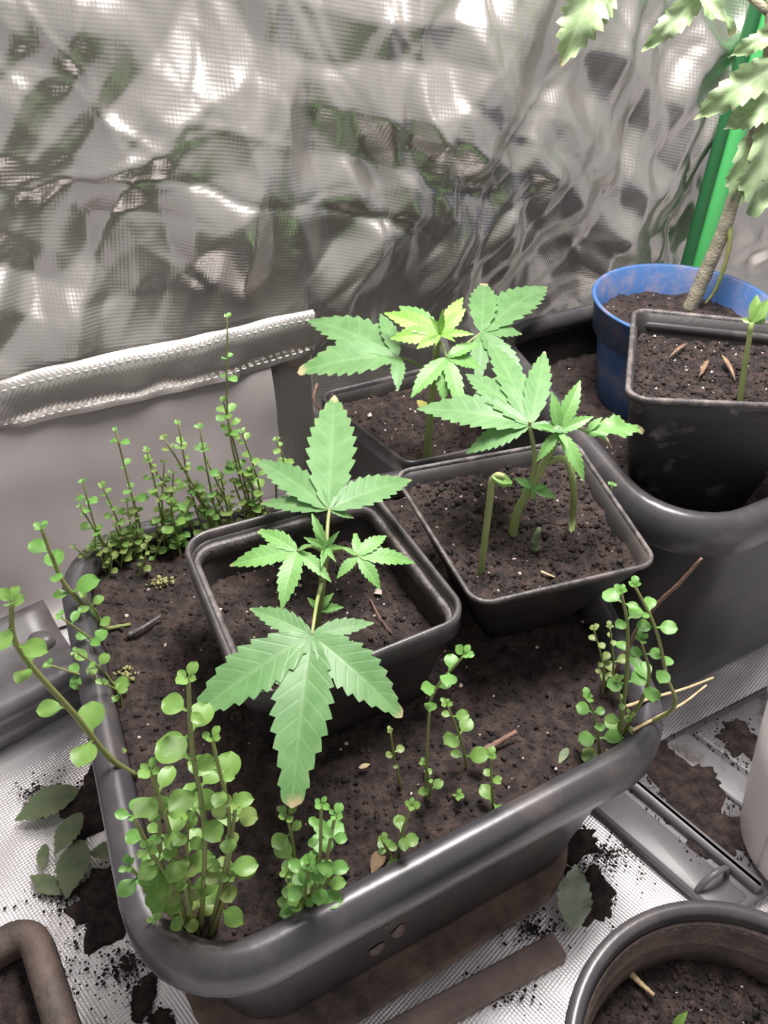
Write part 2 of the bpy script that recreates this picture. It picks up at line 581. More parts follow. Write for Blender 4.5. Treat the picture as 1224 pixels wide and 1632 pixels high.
# hem of the sheet: a folded strip with two lines of stitching
def hem():
    v, f = [], []
    ns = 420
    prof = [(0.028, 0.000), (0.027, 0.004), (0.014, 0.0055), (0.002, 0.005), (-0.012, 0.004), (-0.013, 0.0), (0.0, -0.001)]
    for i in range(ns + 1):
        s = -0.42 + (S_HEM + 0.42) * i / ns
        for (h, d) in prof:
            v.append(wpt(s, HZ + h + 0.0015 * math.sin(s * 31), d + 0.0025 * math.sin(s * 23 + h * 40) + 0.0015 + 0.0035 * mnoise.noise(Vector((s * 38, h * 60, 3)))))
    k = len(prof)
    for i in range(ns):
        for j in range(k - 1):
            f.append((i * k + j, i * k + j + 1, (i + 1) * k + j + 1, (i + 1) * k + j))
    hm = obj('hem', v, f, M['foil'], wall)
    uvl = hm.data.uv_layers.new(name='UVMap')
    li = [l.vertex_index for l in hm.data.loops]
    uvl.data.foreach_set('uv', np.array([((i // len(prof)) * (S_HEM + 0.42) / ns, (i % len(prof)) * 0.010) for i in li]).ravel())
    sv, sf = [], []
    for row in (0.022, -0.006):
        s = -0.42
        while s < S_HEM - 0.002:
            c = wpt(s, HZ + row + 0.0015 * math.sin(s * 31), 0.0066 + 0.0025 * math.sin(s * 23 + row * 40) + 0.0035 * mnoise.noise(Vector((s * 38, row * 60, 3))))
            t, tv = tube([c - wd * 0.0016, c + wn * 0.0006, c + wd * 0.0016], 0.0005, 0.0005, 5)
            k2 = len(sv)
            sv += t
            sf += [tuple(i + k2 for i in q) for q in tv]
            s += 0.0062
    so = obj('stitching', sv, sf, M['stitch'], hm)
    so['kind'] = 'stuff'
hem()

# grey lining below the hem, running down to the floor and a little forward
def lining():
    v, f = [], []
    ns = 160
    prof = [(0.131, 0.001), (0.11, 0.004), (0.08, 0.009), (0.05, 0.013), (0.02, 0.017), (-0.01, 0.022), (-0.032, 0.028), (-0.043, 0.042), (-0.0475, 0.062)]
    pr = [Vector((a, c, 0)) for a, c in prof]
    pr = smooth_path(pr, 3)
    for i in range(ns + 1):
        s = -0.42 + (S_LIN + 0.42) * i / ns
        for q in pr:
            h, d = q.x, q.y
            v.append(wpt(s, h, d * 0.6 + min(1, (0.131 - h) / 0.05) * (0.002 + 0.006 * mnoise.noise(Vector((s * 7, h * 9, 1))) + 0.005 * mnoise.noise(Vector((s * 22, h * 16, 5))))))
    k = len(pr)
    for i in range(ns):
        for j in range(k - 1):
            f.append((i * k + j, i * k + j + 1, (i + 1) * k + j + 1, (i + 1) * k + j))
    o = obj('trim_1', v, f, M['lining'])
    tag(o, 'smooth grey lining strip below the stitched hem of the sheet', 'lining', kind='structure')
lining()

# floor: silver foil
def floor_sheet():
    xs = np.arange(-0.55, 0.75, 0.006)
    ys = np.arange(-0.15, 1.15, 0.006)
    X, Y = np.meshgrid(xs, ys)
    keep = (X - wa.x) * wn.x + (Y - wa.y) * wn.y > 0.0
    Z = FZ + 0.0022 * vnoise(X, Y, 18, 21) + 0.0013 * vnoise(X, Y, 60, 22) - 0.0035
    h_, w_ = X.shape
    idx = np.arange(h_ * w_).reshape(h_, w_)
    fc = np.stack([idx[:-1, :-1].ravel(), idx[:-1, 1:].ravel(), idx[1:, 1:].ravel(), idx[1:, :-1].ravel()], 1)
    kk = keep.ravel()
    fc = fc[kk[fc].all(1)]
    o = obj('floor', np.stack([X.ravel(), Y.ravel(), Z.ravel()], 1), fc.tolist(), M['floorfoil'])
    uvl = o.data.uv_layers.new(name='UVMap')
    li = np.empty(len(o.data.loops), int)
    o.data.loops.foreach_get('vertex_index', li)
    uvl.data.foreach_set('uv', np.stack([X.ravel()[li], Y.ravel()[li]], 1).ravel())
    tag(o, 'silver woven foil sheet covering the tent floor', 'floor', kind='structure')
floor_sheet()

# ================================================================== CONTAINERS
cm = lambda l: [(a / 100, c / 100) for a, c in l]

def shrink(quad, k, dx=0, dy=0):
    cx = sum(p[0] for p in quad) / 4; cy = sum(p[1] for p in quad) / 4
    return [(cx + (p[0] - cx) * k + dx, cy + (p[1] - cy) * k + dy) for p in quad]

def pot_shell(quad, zt, zb, rtop, wall_t, taper, mat, parent, lip_drop=0.0, rbot=None):
    """tapered body with thickness: outside up, over, inside down"""
    rb = rbot if rbot else rtop * 0.8
    rings = []
    n = 8
    zt2 = zt - lip_drop
    H_ = zt2 - zb
    rings.append(rring(quad, taper + 0.004, rb, zb))
    rings.append(rring(quad, taper, rb, zb + 0.003))
    for i in range(1, n + 1):
        t = i / n
        rings.append(rring(quad, taper * (1 - t) + 0.0012, rb + (rtop - rb) * t, zb + 0.003 + (H_ - 0.003) * t))
    for i in range(n, -1, -1):
        t = i / n
        rings.append(rring(quad, taper * (1 - t) + 0.0012 + wall_t, max(0.002, rb + (rtop - rb) * t - wall_t), zb + 0.006 + (H_ - 0.006) * t))
    v, f = loft(rings, True, True)
    return obj('body', v, f, mat, parent)

def lip(quad, prof, rtop, mat, parent, name='rim'):
    """closed profile (offset inward, z) swept round the outline"""
    rings = [rring(quad, o_, max(0.002, rtop - o_), z_, 8) for o_, z_ in prof]
    v, f = loft(rings, closed=True)
    return obj(name, v, f, mat, parent)

# --- the big planter tub
PL = cm([(-8.6, 10.5), (15.1, 23.5), (10.6, 48.8), (-21.0, 37.3)])
planter = empty('planter_tub', (0.0, 0.28, FZ + 0.012), 'large dark rectangular planter tub with thick rolled rim and weeds growing round its edge', 'planter')
pb = pot_shell(PL, 0.100, FZ + 0.0102, 0.046, 0.0025, 0.020, M['planter'], planter)
RO = []
for k in range(18):
    a = 2 * math.pi * k / 18
    RO.append((0.004 - 0.0085 * math.cos(a) if True else 0, 0.0985 + 0.0075 * math.sin(a)))
# rolled rim with a skirt on the outside
RP = [(0.0125, 0.090), (0.0115, 0.098), (0.009, 0.1032), (0.005, 0.1055), (0.000, 0.1045), (-0.0035, 0.101), (-0.0048, 0.096),
      (-0.0050, 0.088), (-0.0052, 0.0835), (-0.0042, 0.0825), (0.000, 0.0835), (0.002, 0.088)]
lip(PL, RP, 0.046, M['planter_rim'], planter)
# dried mud clinging to the front of the tub
def patch(c, ax, ay, nrm, rx, ry, mat, parent, name='mud_patch', seed=0, thick=0.0012):
    v, f = [], []
    n = 16
    nrm = Vector(nrm).normalized()
    v.append(Vector(c) + nrm * thick)
    for q in (0.55, 1.0):
        for i in range(n):
            a = 2 * math.pi * i / n
            k = 1 + 0.45 * mnoise.noise(Vector((math.cos(a) * 1.7, math.sin(a) * 1.7, seed)))
            v.append(Vector(c) + ax * (rx * q * k * math.cos(a)) + ay * (ry * q * k * math.sin(a)) + nrm * (thick * 0.8 if q < 1 else -0.0008))
    for i in range(n):
        i2 = (i + 1) % n
        f.append((0, 1 + i, 1 + i2))
        f.append((1 + i, 1 + n + i, 1 + n + i2, 1 + i2))
    return obj(name, v, f, mat, parent)

pu = (Vector((*PL[1], 0)) - Vector((*PL[0], 0))).normalized()
pnv = Vector((pu.y, -pu.x, 0))
def front_pt(px, py):
    # point on the (tapered) front face of the planter
    nn = (pnv + Vector((0, 0, -0.13))).normalized()
    p0 = Vector((*PL[0], 0.10)) - pnv * 0.0012
    d = ray(px, py)
    return CAM + d * ((p0 - CAM).dot(nn) / d.dot(nn)), nn
for i, (px, py, rx, ry) in enumerate([(638, 1485, 0.0045, 0.0085), (602, 1515, 0.005, 0.007), (617, 1478, 0.0012, 0.003), (690, 1425, 0.006, 0.002)]):
    c, nn = front_pt(px, py)
    up = (Vector((0, 0, 1)) - nn * nn.z).normalized()
    patch(c, pu, up, nn, rx, ry, M['mold'], planter, seed=i * 3.1)

soil_pl, hz_pl = soil('planter_soil', pot_soil_rings((PL, 0.100, FZ + 0.0102, 0.046, 0.0025, 0.020), 0.086, 0.004), 0.086,
                      'dark moist potting soil filling the large planter tub', 0.0035, 60, 7500, 170, 0.004, 1.0)

# --- saucer under the planter
SQ = shrink(PL, 1.0)
sau_q = [(PL[0][0] + 0.012, PL[0][1] + 0.019), (PL[1][0] - 0.040, PL[1][1] - 0.004), (PL[2][0] - 0.006, PL[2][1] - 0.010), (PL[3][0] + 0.013, PL[3][1] - 0.002)]
saucer = empty('planter_saucer', (0.0, 0.28, FZ), 'shallow dusty brown saucer under the large planter tub', 'saucer')
sr = [rring(sau_q, -0.002, 0.05, FZ), rring(sau_q, -0.010, 0.055, FZ + 0.004), rring(sau_q, -0.012, 0.055, FZ + 0.0095),
      rring(sau_q, -0.009, 0.055, FZ + 0.0100), rring(sau_q, -0.006, 0.053, FZ + 0.0095), rring(sau_q, 0.004, 0.048, FZ + 0.0095)]
v, f = loft(sr, True, True)
obj('dish', v, f, M['dust'], saucer)

# --- square pot in the planter, front (hemp plant)
Q1 = [tuple(P(*p, 0.155)[:2]) for p in [(395, 1124), (752, 980), (590, 776), (286, 857)]]
pot1 = empty('square_pot', (sum(p[0] for p in Q1) / 4, sum(p[1] for p in Q1) / 4, 0.087),
             'black square pot with dusty stepped inner ledge, holding the hemp plant with wide drooping leaf', 'pot')
pot_shell(Q1, 0.150, 0.0865, 0.016, 0.0016, 0.010, M['black'], pot1)
lip(Q1, [(0.0022, 0.148), (0.0024, 0.1543), (0.0015, 0.1556), (0.0002, 0.1556), (-0.0008, 0.1545), (-0.0010, 0.143), (0.0002, 0.1425)], 0.016, M['rim'], pot1)
lip(Q1, [(0.0022, 0.1480), (0.0052, 0.1476), (0.0062, 0.1468), (0.0066, 0.1400), (0.0058, 0.1395), (0.0050, 0.1455), (0.0022, 0.1460)], 0.016, M['dustyrim'], pot1, 'ledge')
soil1, hz1 = soil('pot_soil', pot_soil_rings((Q1, 0.150, 0.0865, 0.016, 0.0016, 0.010), 0.124), 0.124, 'dark soil inside the square pot with dusty stepped ledge', 0.003, 40, 1100, 45, 0.0, 2.0)

# --- square pot with the seedlings
Q2 = [tuple(P(*p, 0.155)[:2]) for p in [(757, 966), (1053, 897), (916, 697), (622, 750)]]
pot2 = empty('square_pot', (sum(p[0] for p in Q2) / 4, sum(p[1] for p in Q2) / 4, 0.087),
             'black square pot with thin rim and hooked seedling, filled nearly to the top with soil', 'pot')
Q2b = Q2
pot_shell(Q2, 0.153, 0.0865, 0.012, 0.0016, 0.027, M['black'], pot2)
lip(Q2, [(0.0026, 0.1520), (0.0024, 0.1546), (0.0016, 0.1553), (0.0006, 0.1553), (0.0000, 0.1546), (0.0001, 0.1530), (0.0010, 0.1520)], 0.012, M['dustyrim'], pot2)
soil2, hz2 = soil('pot_soil', pot_soil_rings((Q2, 0.153, 0.0865, 0.012, 0.0016, 0.027), 0.142, 0.003), 0.142, 'crumbly brown soil round the hooked seedling in the thin-rimmed pot', 0.0035, 40, 2000, 60, 0.003, 3.0, (0.0005, 0.0028))

# --- square pot behind (bright topped hemp plant)
Q3 = cm([(1.6, 46.8), (9.9, 50.0), (5.2, 62.0), (-5.9, 56.4)])
pot3 = empty('square_pot', (0.02, 0.54, FZ), 'black square pot standing behind the planter, holding the pale-topped hemp plant', 'pot')
pot_shell(Q3, 0.098, FZ - 0.001, 0.012, 0.0016, 0.012, M['black'], pot3)
lip(Q3, [(0.0030, 0.094), (0.0030, 0.0985), (0.0018, 0.0998), (0.0002, 0.0998), (-0.0010, 0.0985), (-0.0010, 0.086), (0.0004, 0.0855)], 0.012, M['rim'], pot3)
soil3, hz3 = soil('pot_soil', pot_soil_rings((Q3, 0.098, FZ - 0.001, 0.012, 0.0016, 0.012), 0.083, 0.002), 0.083, 'dark soil under the pale-topped hemp plant', 0.0035, 36, 900, 45, 0.002, 4.0)

# --- grey tub on the right
TQ = cm([(16.4, 32.5), (37.5, 44.2), (29.0, 69.6), (8.2, 59.0)])
tub = empty('grey_tub', (0.19, 0.5, FZ), 'dark grey rectangular tub with smooth broad rim, holding the blue pot and a square pot', 'tub')
pot_shell(TQ, 0.148, FZ - 0.001, 0.050, 0.0025, 0.016, M['black'], tub)
lip(TQ, [(0.0115, 0.136), (0.0110, 0.1455), (0.0085, 0.1495), (0.005, 0.1508), (0.001, 0.1495), (-0.0025, 0.1450), (-0.0040, 0.138),
         (-0.0050, 0.1265), (-0.0040, 0.1250), (0.0000, 0.1260), (0.0015, 0.132)], 0.050, M['planter_rim'], tub)
soilt, hzt = soil('tub_soil', pot_soil_rings((TQ, 0.148, FZ - 0.001, 0.050, 0.0025, 0.016), 0.098, 0.006), 0.098, 'brown soil inside the grey tub, round the blue pot', 0.004, 50, 2400, 110, 0.006, 5.0)

# --- blue round pot in the tub
bc = Vector((0.228, 0.570))
blue = empty('blue_pot', (bc.x, bc.y, 0.099), 'round blue plastic pot, scuffed and dirty, with a deep rim band', 'pot')
prof = [(0.049, 0.0970), (0.0505, 0.100), (0.0605, 0.158), (0.0605, 0.1585), (0.0590, 0.1585), (0.0522, 0.118), (0.050, 0.117)]
v, f = loft([circ(bc.x, bc.y, r_, z_) for r_, z_ in prof], True, True)
obj('body', v, f, M['blue'], blue)
prof = [(0.0612, 0.1580), (0.0642, 0.1575), (0.0675, 0.1825), (0.0692, 0.1832), (0.0697, 0.1845), (0.0690, 0.1856), (0.0676, 0.1856), (0.0660, 0.1845), (0.0640, 0.1650), (0.0612, 0.1605)]
v, f = loft([circ(bc.x, bc.y, r_, z_) for r_, z_ in prof], closed=True)
obj('rim', v, f, M['blue'], blue)
soilb, hzb = soil('pot_soil', (circ(bc.x, bc.y, 0.0625, 0, 64), circ(bc.x, bc.y, 0.0582, 0, 64)), 0.163, 'soil inside the round blue pot under the woody stem', 0.003, 24, 700, 30, 0.0, 6.0)

# --- square pot standing in the tub
Q4 = cm([(13.6, 38.5), (25.3, 37.9), (27.8, 48.2), (16.8, 50.4)])
pot4 = empty('square_pot', (0.206, 0.435, 0.099), 'tall black square pot with chalky scuffs on its side, standing inside the grey tub', 'pot')
pot_shell(Q4, 0.208, 0.0965, 0.012, 0.0018, 0.022, M['chalky'], pot4)
lip(Q4, [(0.0032, 0.2050), (0.0030, 0.2088), (0.0020, 0.2098), (0.0006, 0.2098), (-0.0003, 0.2090), (-0.0003, 0.2070), (0.0008, 0.2060)], 0.012, M['dustyrim'], pot4)
lip(Q4, [(0.0036, 0.2030), (0.0055, 0.2000), (0.0060, 0.1960), (0.0048, 0.1960), (0.0036, 0.2010)], 0.012, M['rim'], pot4, 'ledge')
soil4, hz4 = soil('pot_soil', pot_soil_rings((Q4, 0.208, 0.0965, 0.012, 0.0018, 0.022), 0.190, 0.003), 0.190, 'reddish brown crumbly soil round the single seedling in the scuffed square pot', 0.003, 40, 2300, 70, 0.003, 7.0, (0.0005, 0.0026))
# --- round pot in the lower right corner
rc = Vector((0.141, 0.083))
rpot = empty('round_pot', (rc.x, rc.y, FZ), 'round black pot with wide grey rim and muddy inner wall', 'pot')
prof = [(0.052, FZ - 0.001), (0.054, FZ + 0.002), (0.0655, 0.092), (0.0635, 0.092), (0.060, 0.058), (0.058, 0.056)]
v, f = loft([circ(rc.x, rc.y, r_, z_) for r_, z_ in prof], True, True)
obj('body', v, f, M['black'], rpot)
prof = [(0.0655, 0.080), (0.0690, 0.080), (0.0715, 0.0975), (0.0708, 0.1000), (0.0680, 0.1008), (0.0658, 0.1000), (0.0648, 0.0975), (0.0640, 0.090)]
v, f = loft([circ(rc.x, rc.y, r_, z_, 80) for r_, z_ in prof], closed=True)
obj('rim', v, f, M['planter_rim'], rpot)
prof = [(0.0640, 0.0945), (0.0632, 0.090), (0.0622, 0.089), (0.0615, 0.078), (0.0600, 0.077), (0.0590, 0.060), (0.0612, 0.060), (0.0630, 0.080)]
v, f = loft([circ(rc.x, rc.y, r_, z_, 80) for r_, z_ in prof], closed=True)
obj('inner_wall', v, f, M['dust2'], rpot)
soilr, hzr = soil('pot_soil', (circ(rc.x, rc.y, 0.0600, 0, 64), circ(rc.x, rc.y, 0.0590, 0, 64)), 0.064, 'dark crumbly soil inside the round black pot', 0.003, 40, 2600, 55, 0.0, 8.0, (0.0006, 0.0026))

# --- milky bucket at the right edge
vc = Vector((0.282, 0.252))
ves = empty('plastic_bucket', (vc.x, vc.y, FZ + 0.0083), 'cloudy translucent plastic bucket with flaring sides, standing on the ribbed tray', 'bucket')
prof = [(0.044, FZ + 0.0083), (0.047, FZ + 0.011), (0.052, FZ + 0.04), (0.060, 0.04), (0.068, 0.10), (0.0665, 0.10), (0.0585, 0.04), (0.0505, FZ + 0.04), (0.0455, FZ + 0.013), (0.043, FZ + 0.011)]
v, f = loft([circ(vc.x, vc.y, r_, z_, 56) for r_, z_ in prof], True, True)
obj('body', v, f, M['milky'], ves)
prof = [(0.0685, 0.096), (0.0720, 0.096), (0.0725, 0.1015), (0.0705, 0.1035), (0.0670, 0.1030), (0.0668, 0.0985)]
v, f = loft([circ(vc.x, vc.y, r_, z_, 56) for r_, z_ in prof], closed=True)
obj('rim', v, f, M['milky'], ves)
for a in (200, 238):
    path = [Vector((vc.x + r_ * math.cos(R(a)), vc.y + r_ * math.sin(R(a)), z_)) for r_, z_ in [(0.0475, FZ + 0.014), (0.0522, FZ + 0.04), (0.0602, 0.04), (0.068, 0.096)]]
    v, f = tube(smooth_path(path, 4), 0.0011, 0.0011, 6)
    obj('moulding_rib', v, f, M['milky'], ves)

# --- grey ribbed tray on the floor at right
ta, td, tb_ = Vector((0.131, 0.293, FZ)), Vector((0.311, 0.389, FZ)), Vector((0.2095, 0.205, FZ))
tc_ = tb_ + (td - ta)
tq = [(p.x, p.y) for p in (ta, tb_, tc_, td)]
rt = empty('ribbed_tray', ((ta.x + tc_.x) / 2, (ta.y + tc_.y) / 2, FZ), 'shallow grey plastic tray with raised ribs and spilled soil in its grooves', 'tray')
v, f = loft([rring(tq, 0.001, 0.004, FZ - 0.002), rring(tq, 0, 0.004, FZ + 0.0045), rring(tq, 0.002, 0.003, FZ + 0.005)], True, True)
obj('tray_floor', v, f, M['grey'], rt)
rd = (tb_ - ta).normalized()
rp = (td - ta)
for t0, w_, h_, mt in [(0.004, 0.126, 0.0060, 'grey'), (0.145, 0.040, 0.0135, 'tray'), (0.38, 0.12, 0.0085, 'tray'), (0.52, 0.44, 0.0062, 'tray')]:
    a0 = ta + rp * t0; a1 = ta + rp * (t0 + w_)
    q = [a0 + rd * 0.004, a0 + (tb_ - ta) * 0.97, a1 + (tb_ - ta) * 0.97, a1 + rd * 0.004]
    q = [(p.x, p.y) for p in q]
    v, f = loft([rring(q, 0.0, 0.003, FZ + 0.004), rring(q, 0.0006, 0.003, FZ + h_ - 0.001), rring(q, 0.002, 0.003, FZ + h_)], True, True)
    obj('rib', v, f, M[mt], rt)
# end arch of the tray by the round pot
c0 = P(1130, 1412, FZ)
path = [c0 + rp * (0.06 * math.cos(t)) + Vector((0, 0, 0.005 + 0.014 * math.sin(t))) for t in np.linspace(0, math.pi, 9)]
v, f = tube(smooth_path(path, 3), 0.002, 0.002, 8)
obj('end_loop', v, f, M['grey'], rt)

# --- grey ledge (tray) at the left, behind the planter
la, lb = P(0, 1128, 0.0), P(122, 1066, 0.0)
ld = (lb - la); ld.z = 0; ld.normalize()
ln = Vector((-ld.y, ld.x, 0))
lb2 = la + ld * ((lb - la).length + 0.006)
la2 = la - ld * 0.20
ledge = empty('grey_tray', (la.x, la.y, FZ), 'smooth grey plastic tray with shiny rounded front edge, left of the planter tub', 'tray')
prof = [(0.010, FZ - 0.001), (0.004, -0.030), (0.006, -0.024), (-0.001, -0.014), (-0.002, -0.006), (0.002, -0.001), (0.010, 0.000), (0.022, -0.003),
        (0.030, -0.010), (0.052, -0.012), (0.062, -0.008), (0.072, 0.001), (0.080, 0.001), (0.084, FZ)]
v, f = [], []
ns = 14
for i in range(ns + 1):
    p = la2.lerp(lb2, i / ns)
    for (d_, z_) in prof:
        v.append(p + ln * d_ + Vector((0, 0, z_)))
k = len(prof)
for i in range(ns):
    for j in range(k):
        j2 = (j + 1) % k
        f.append((i * k + j, (i + 1) * k + j, (i + 1) * k + j2, i * k + j2))
f.append(tuple(range(k)))
f.append(tuple(range(ns * k + k - 1, ns * k - 1, -1)))
obj('shell', v, f, M['grey'], ledge)
# round boss on the tray
c = P(66, 1022, -0.008)
v, f = loft([[c + Vector((r_ * math.cos(a), 0.75 * r_ * math.sin(a), z_)) for a in np.linspace(0, 2 * math.pi, 25)[:-1]]
             for r_, z_ in [(0.010, -0.006), (0.0098, 0.002), (0.008, 0.005), (0.004, 0.0062)]], True, True)
obj('boss', v, f, M['grey'], ledge)

# --- dusty pot corner at lower left
g0, g1, g2 = P(58, 1440, 0.04), P(128, 1660, 0.04), P(-60, 1405, 0.04)
gx = (g1 - g0); gx.z = 0; L1 = gx.length; gx.normalize()
gy = Vector((gx.y, -gx.x, 0))
gq = [g0 + gx * 0.095 - Vector((0, 0, 0)), g0, g0 + gy * 0.09, g0 + gx * 0.095 + gy * 0.09]
gq = [(p.x, p.y) for p in gq]
ar = sum(gq[i][0] * gq[(i + 1) % 4][1] - gq[(i + 1) % 4][0] * gq[i][1] for i in range(4))
if ar < 0: gq = gq[::-1]
dpot = empty('square_pot', (sum(p[0] for p in gq) / 4, sum(p[1] for p in gq) / 4, FZ), 'brown dust-caked square pot with broad rounded rim, standing on the silver floor foil', 'pot')
pot_shell(gq, 0.036, FZ - 0.001, 0.016, 0.0018, 0.010, M['dust2'], dpot)
lip(gq, [(0.0140, 0.026), (0.0130, 0.036), (0.0095, 0.0400), (0.005, 0.0410), (0.001, 0.0390), (-0.001, 0.034), (-0.001, 0.024), (0.002, 0.023)], 0.016, M['dust2'], dpot)
soil('pot_soil', pot_soil_rings((gq, 0.036, FZ - 0.001, 0.016, 0.0018, 0.010), 0.020), 0.020, 'soil inside the dust-caked square pot', 0.002, 16, 300, 10, 0.0, 9.0)

# --- dusty slat on the foil in front
s0, s1 = P(690, 1650, FZ), P(905, 1530, FZ)
sd = (s1 - s0).normalized(); sn = Vector((-sd.y, sd.x, 0))
q = [(p.x, p.y) for p in (s0 - sd * 0.03, s1, s1 + sn * 0.016, s0 - sd * 0.03 + sn * 0.016)]
v, f = loft([rring(q, 0, 0.003, FZ - 0.002), rring(q, 0.0, 0.003, FZ + 0.003), rring(q, 0.001, 0.003, FZ + 0.004)], True, True)
tag(obj('wooden_slat', v, f, M['slat']), 'thin dusty wooden slat on the silver foil beside the round black pot', 'slat')

# --- green tent pole at the back right
pp = P(1098, 430, 0.165)
base_s = 0.0
d = ray(1134, 330)
tt = ((wa + wn * 0.028) - CAM).dot(wn) / d.dot(wn)
pb_ = CAM + d * tt
pole = empty('tent_pole', (pb_.x, pb_.y, FZ), 'bright green tent pole sleeve against the crinkled sheet', 'pole')
v, f = tube([Vector((pb_.x, pb_.y, z_)) for z_ in np.linspace(FZ, 0.70, 14)], 0.0125, 0.0125, 16)
obj('sleeve', v, f, M['green'], pole)
q = Vector((pb_.x, pb_.y, 0)) - wd * 0.017 + wn * 0.003
v, f = tube([Vector((q.x, q.y, z_)) for z_ in np.linspace(FZ, 0.70, 14)], 0.0055, 0.0055, 10)
obj('seam', v, f, M['greendark'], pole)

# ================================================================== PLANTS
def pix(p):
    q = Vector(p) - CAM
    dep = q.y * CP - q.z * SP
    return Vector((q.x / dep * FPX, (q.y * SP + q.z * CP) / dep * FPX))

def seen_width(base, tip, Y, wr):
    """blade width in metres for a width : length ratio measured on the photograph"""
    m_ = (base + tip) / 2
    a, c = pix(base), pix(tip)
    d = (c - a)
    Lp = d.length
    d.normalize()
    e = (pix(m_ + Y * 0.005) - pix(m_ - Y * 0.005)) / 0.01
    per_ = max(abs(e.x * d.y - e.y * d.x), 0.55 * e.length, 1200)
    return min(wr * Lp / per_, 0.6 * (tip - base).length)

def leaflet_geo(base, tip, wr, nrm, arch=0.06, teeth=9, fold=0.18, dry=0.0, curl=0.0, blunt=0.0, tooth=0.22, wave=0.0, shape=1.0):
    """serrated blade from base to tip; returns world verts, faces, uv, dry values"""
    base, tip = Vector(base), Vector(tip)
    X = tip - base
    L = X.length
    X.normalize()
    N = Vector(nrm)
    N = (N - X * N.dot(X)).normalized()
    Y = N.cross(X)
    wr = seen_width(base, tip, Y, wr) / L
    per = 4
    ns = teeth * per
    cols = (-1.0, -0.62, -0.25, 0.0, 0.25, 0.62, 1.0)
    v, f, uv, dr = [], [], [], []
    for i in range(ns + 1):
        t = i / ns
        w = (math.sin(math.pi * min(1, t ** (0.80 * shape))) ** 0.85) * (1 - 0.18 * t) if 0 < t < 1 else 0.0
        if blunt: w = max(w, blunt * (t > 0.5) * math.sqrt(max(0.0, 1 - (max(0, t - 0.85) / 0.15) ** 2)))
        w = max(w, 0.03)
        ph = (t * teeth) % 1.0
        saw = (ph if i < ns else 0) - 0.42
        for c in cols:
            e = abs(c)
            k = 1 + tooth * saw * (e > 0.9) * 1.35
            hw = 0.5 * wr * L * w
            y = c * hw * k
            x = t * L + (e ** 1.5) * hw * 0.40 * (1 - t) * min(1, t * 4) + (e > 0.9) * 0.35 * L / teeth * max(0, saw) * (t < 0.97)
            z = fold * abs(y) + arch * L * 4 * t * (1 - t) - curl * L * t * t
            z += 0.012 * L * wr * math.cos(2 * math.pi * (t * teeth - e * 1.1)) * e * (1 - e * 0.4) * (w > 0.2)
            if wave: z += wave * L * e * math.sin(t * 13 + c * 2.0)
            v.append(base + X * x + Y * y + N * z)
            uv.append((0.5 + c * 0.5, t))
            dd = 0.0
            if dry > 0:
                dd = max(0.0, min(1.0, (t - (1 - dry) + 0.05 * mnoise.noise(Vector((c * 2.1, t * 6, L * 900)))) / (0.05)))
                if e > 0.9 and t > 0.6: dd = max(dd, 0.35 * dry * 4 * (0.5 + 0.5 * math.sin(t * 40)))
            dr.append(min(1, dd))
    k = len(cols)
    for i in range(ns):
        for j in range(k - 1):
            f.append((i * k + j, (i + 1) * k + j, (i + 1) * k + j + 1, i * k + j + 1))
    return v, f, uv, dr

def leaflet(parent, base, tip, wr, mat, nrm=(0, -0.25, 1), name='leaflet', **kw):
    v, f, uv, dr = leaflet_geo(base, tip, wr, nrm, **kw)
    o = obj(name, v, f, mat, parent)
    ul = o.data.uv_layers.new(name='UVMap')
    li = [l.vertex_index for l in o.data.loops]
    ul.data.foreach_set('uv', np.array([uv[i] for i in li]).ravel())
    at = o.data.attributes.new('dry', 'FLOAT', 'POINT')
    at.data.foreach_set('value', dr)
    return o

def leaf(plant, hub, start, leaflets, mat, pr=(0.0011, 0.0008), sag=0.004, nrm=(0, -0.25, 1), name='leaf'):
    """compound leaf: petiole mesh with leaflet children. leaflets: (px, py, tip z, width ratio, options)"""
    hub, start = Vector(hub), Vector(start)
    mid = start.lerp(hub, 0.5) + Vector((0, 0, sag))
    v, f = tube(smooth_path([start, mid, hub], 5), pr[0], pr[1], 7)
    p = obj(name, v, f, M['stem'], plant)
    for (px, py, tz, wr, kw) in leaflets:
        kw = dict(kw)
        m_ = kw.pop('mat', mat)
        n_ = kw.pop('nrm', nrm)
        leaflet(p, hub, P(px, py, tz), wr, m_, n_, **kw)
    return p

# ---- hemp plant in the front pot
b1 = P(503, 1004, 0.124)
A1 = V(520, 882, b1)
h1 = empty('hemp_plant', b1, 'young hemp plant with wide drooping serrated leaf over the front of its dusty-ledged pot', 'plant')
st = smooth_path([b1 - Vector((0, 0, 0.004)), V(511, 950, b1), A1], 6)
v, f = tube(st, 0.0024, 0.0018, 8)
obj('stem', v, f, M['stem'], h1)
za = A1.z
hz_ = za - 0.008
hubF = P(497, 1012, za - 0.004)
leaf(h1, hubF, st[8], [
    (465, 1288, za - 0.030, 0.36, dict(dry=0.07, arch=0.05, blunt=0.46, teeth=10)),
    (300, 1147, za - 0.020, 0.36, dict(arch=0.06, teeth=9)),
    (641, 1143, za - 0.022, 0.42, dict(dry=0.05, arch=0.07, teeth=9, blunt=0.30)),
    (398, 970, za - 0.004, 0.36, dict(dry=0.05, arch=0.05, teeth=8)),
    (596, 993, za - 0.006, 0.30, dict(dry=0.04, arch=0.05, teeth=7)),
], M['hemp'])
hubB = P(525, 812, za + 0.006)
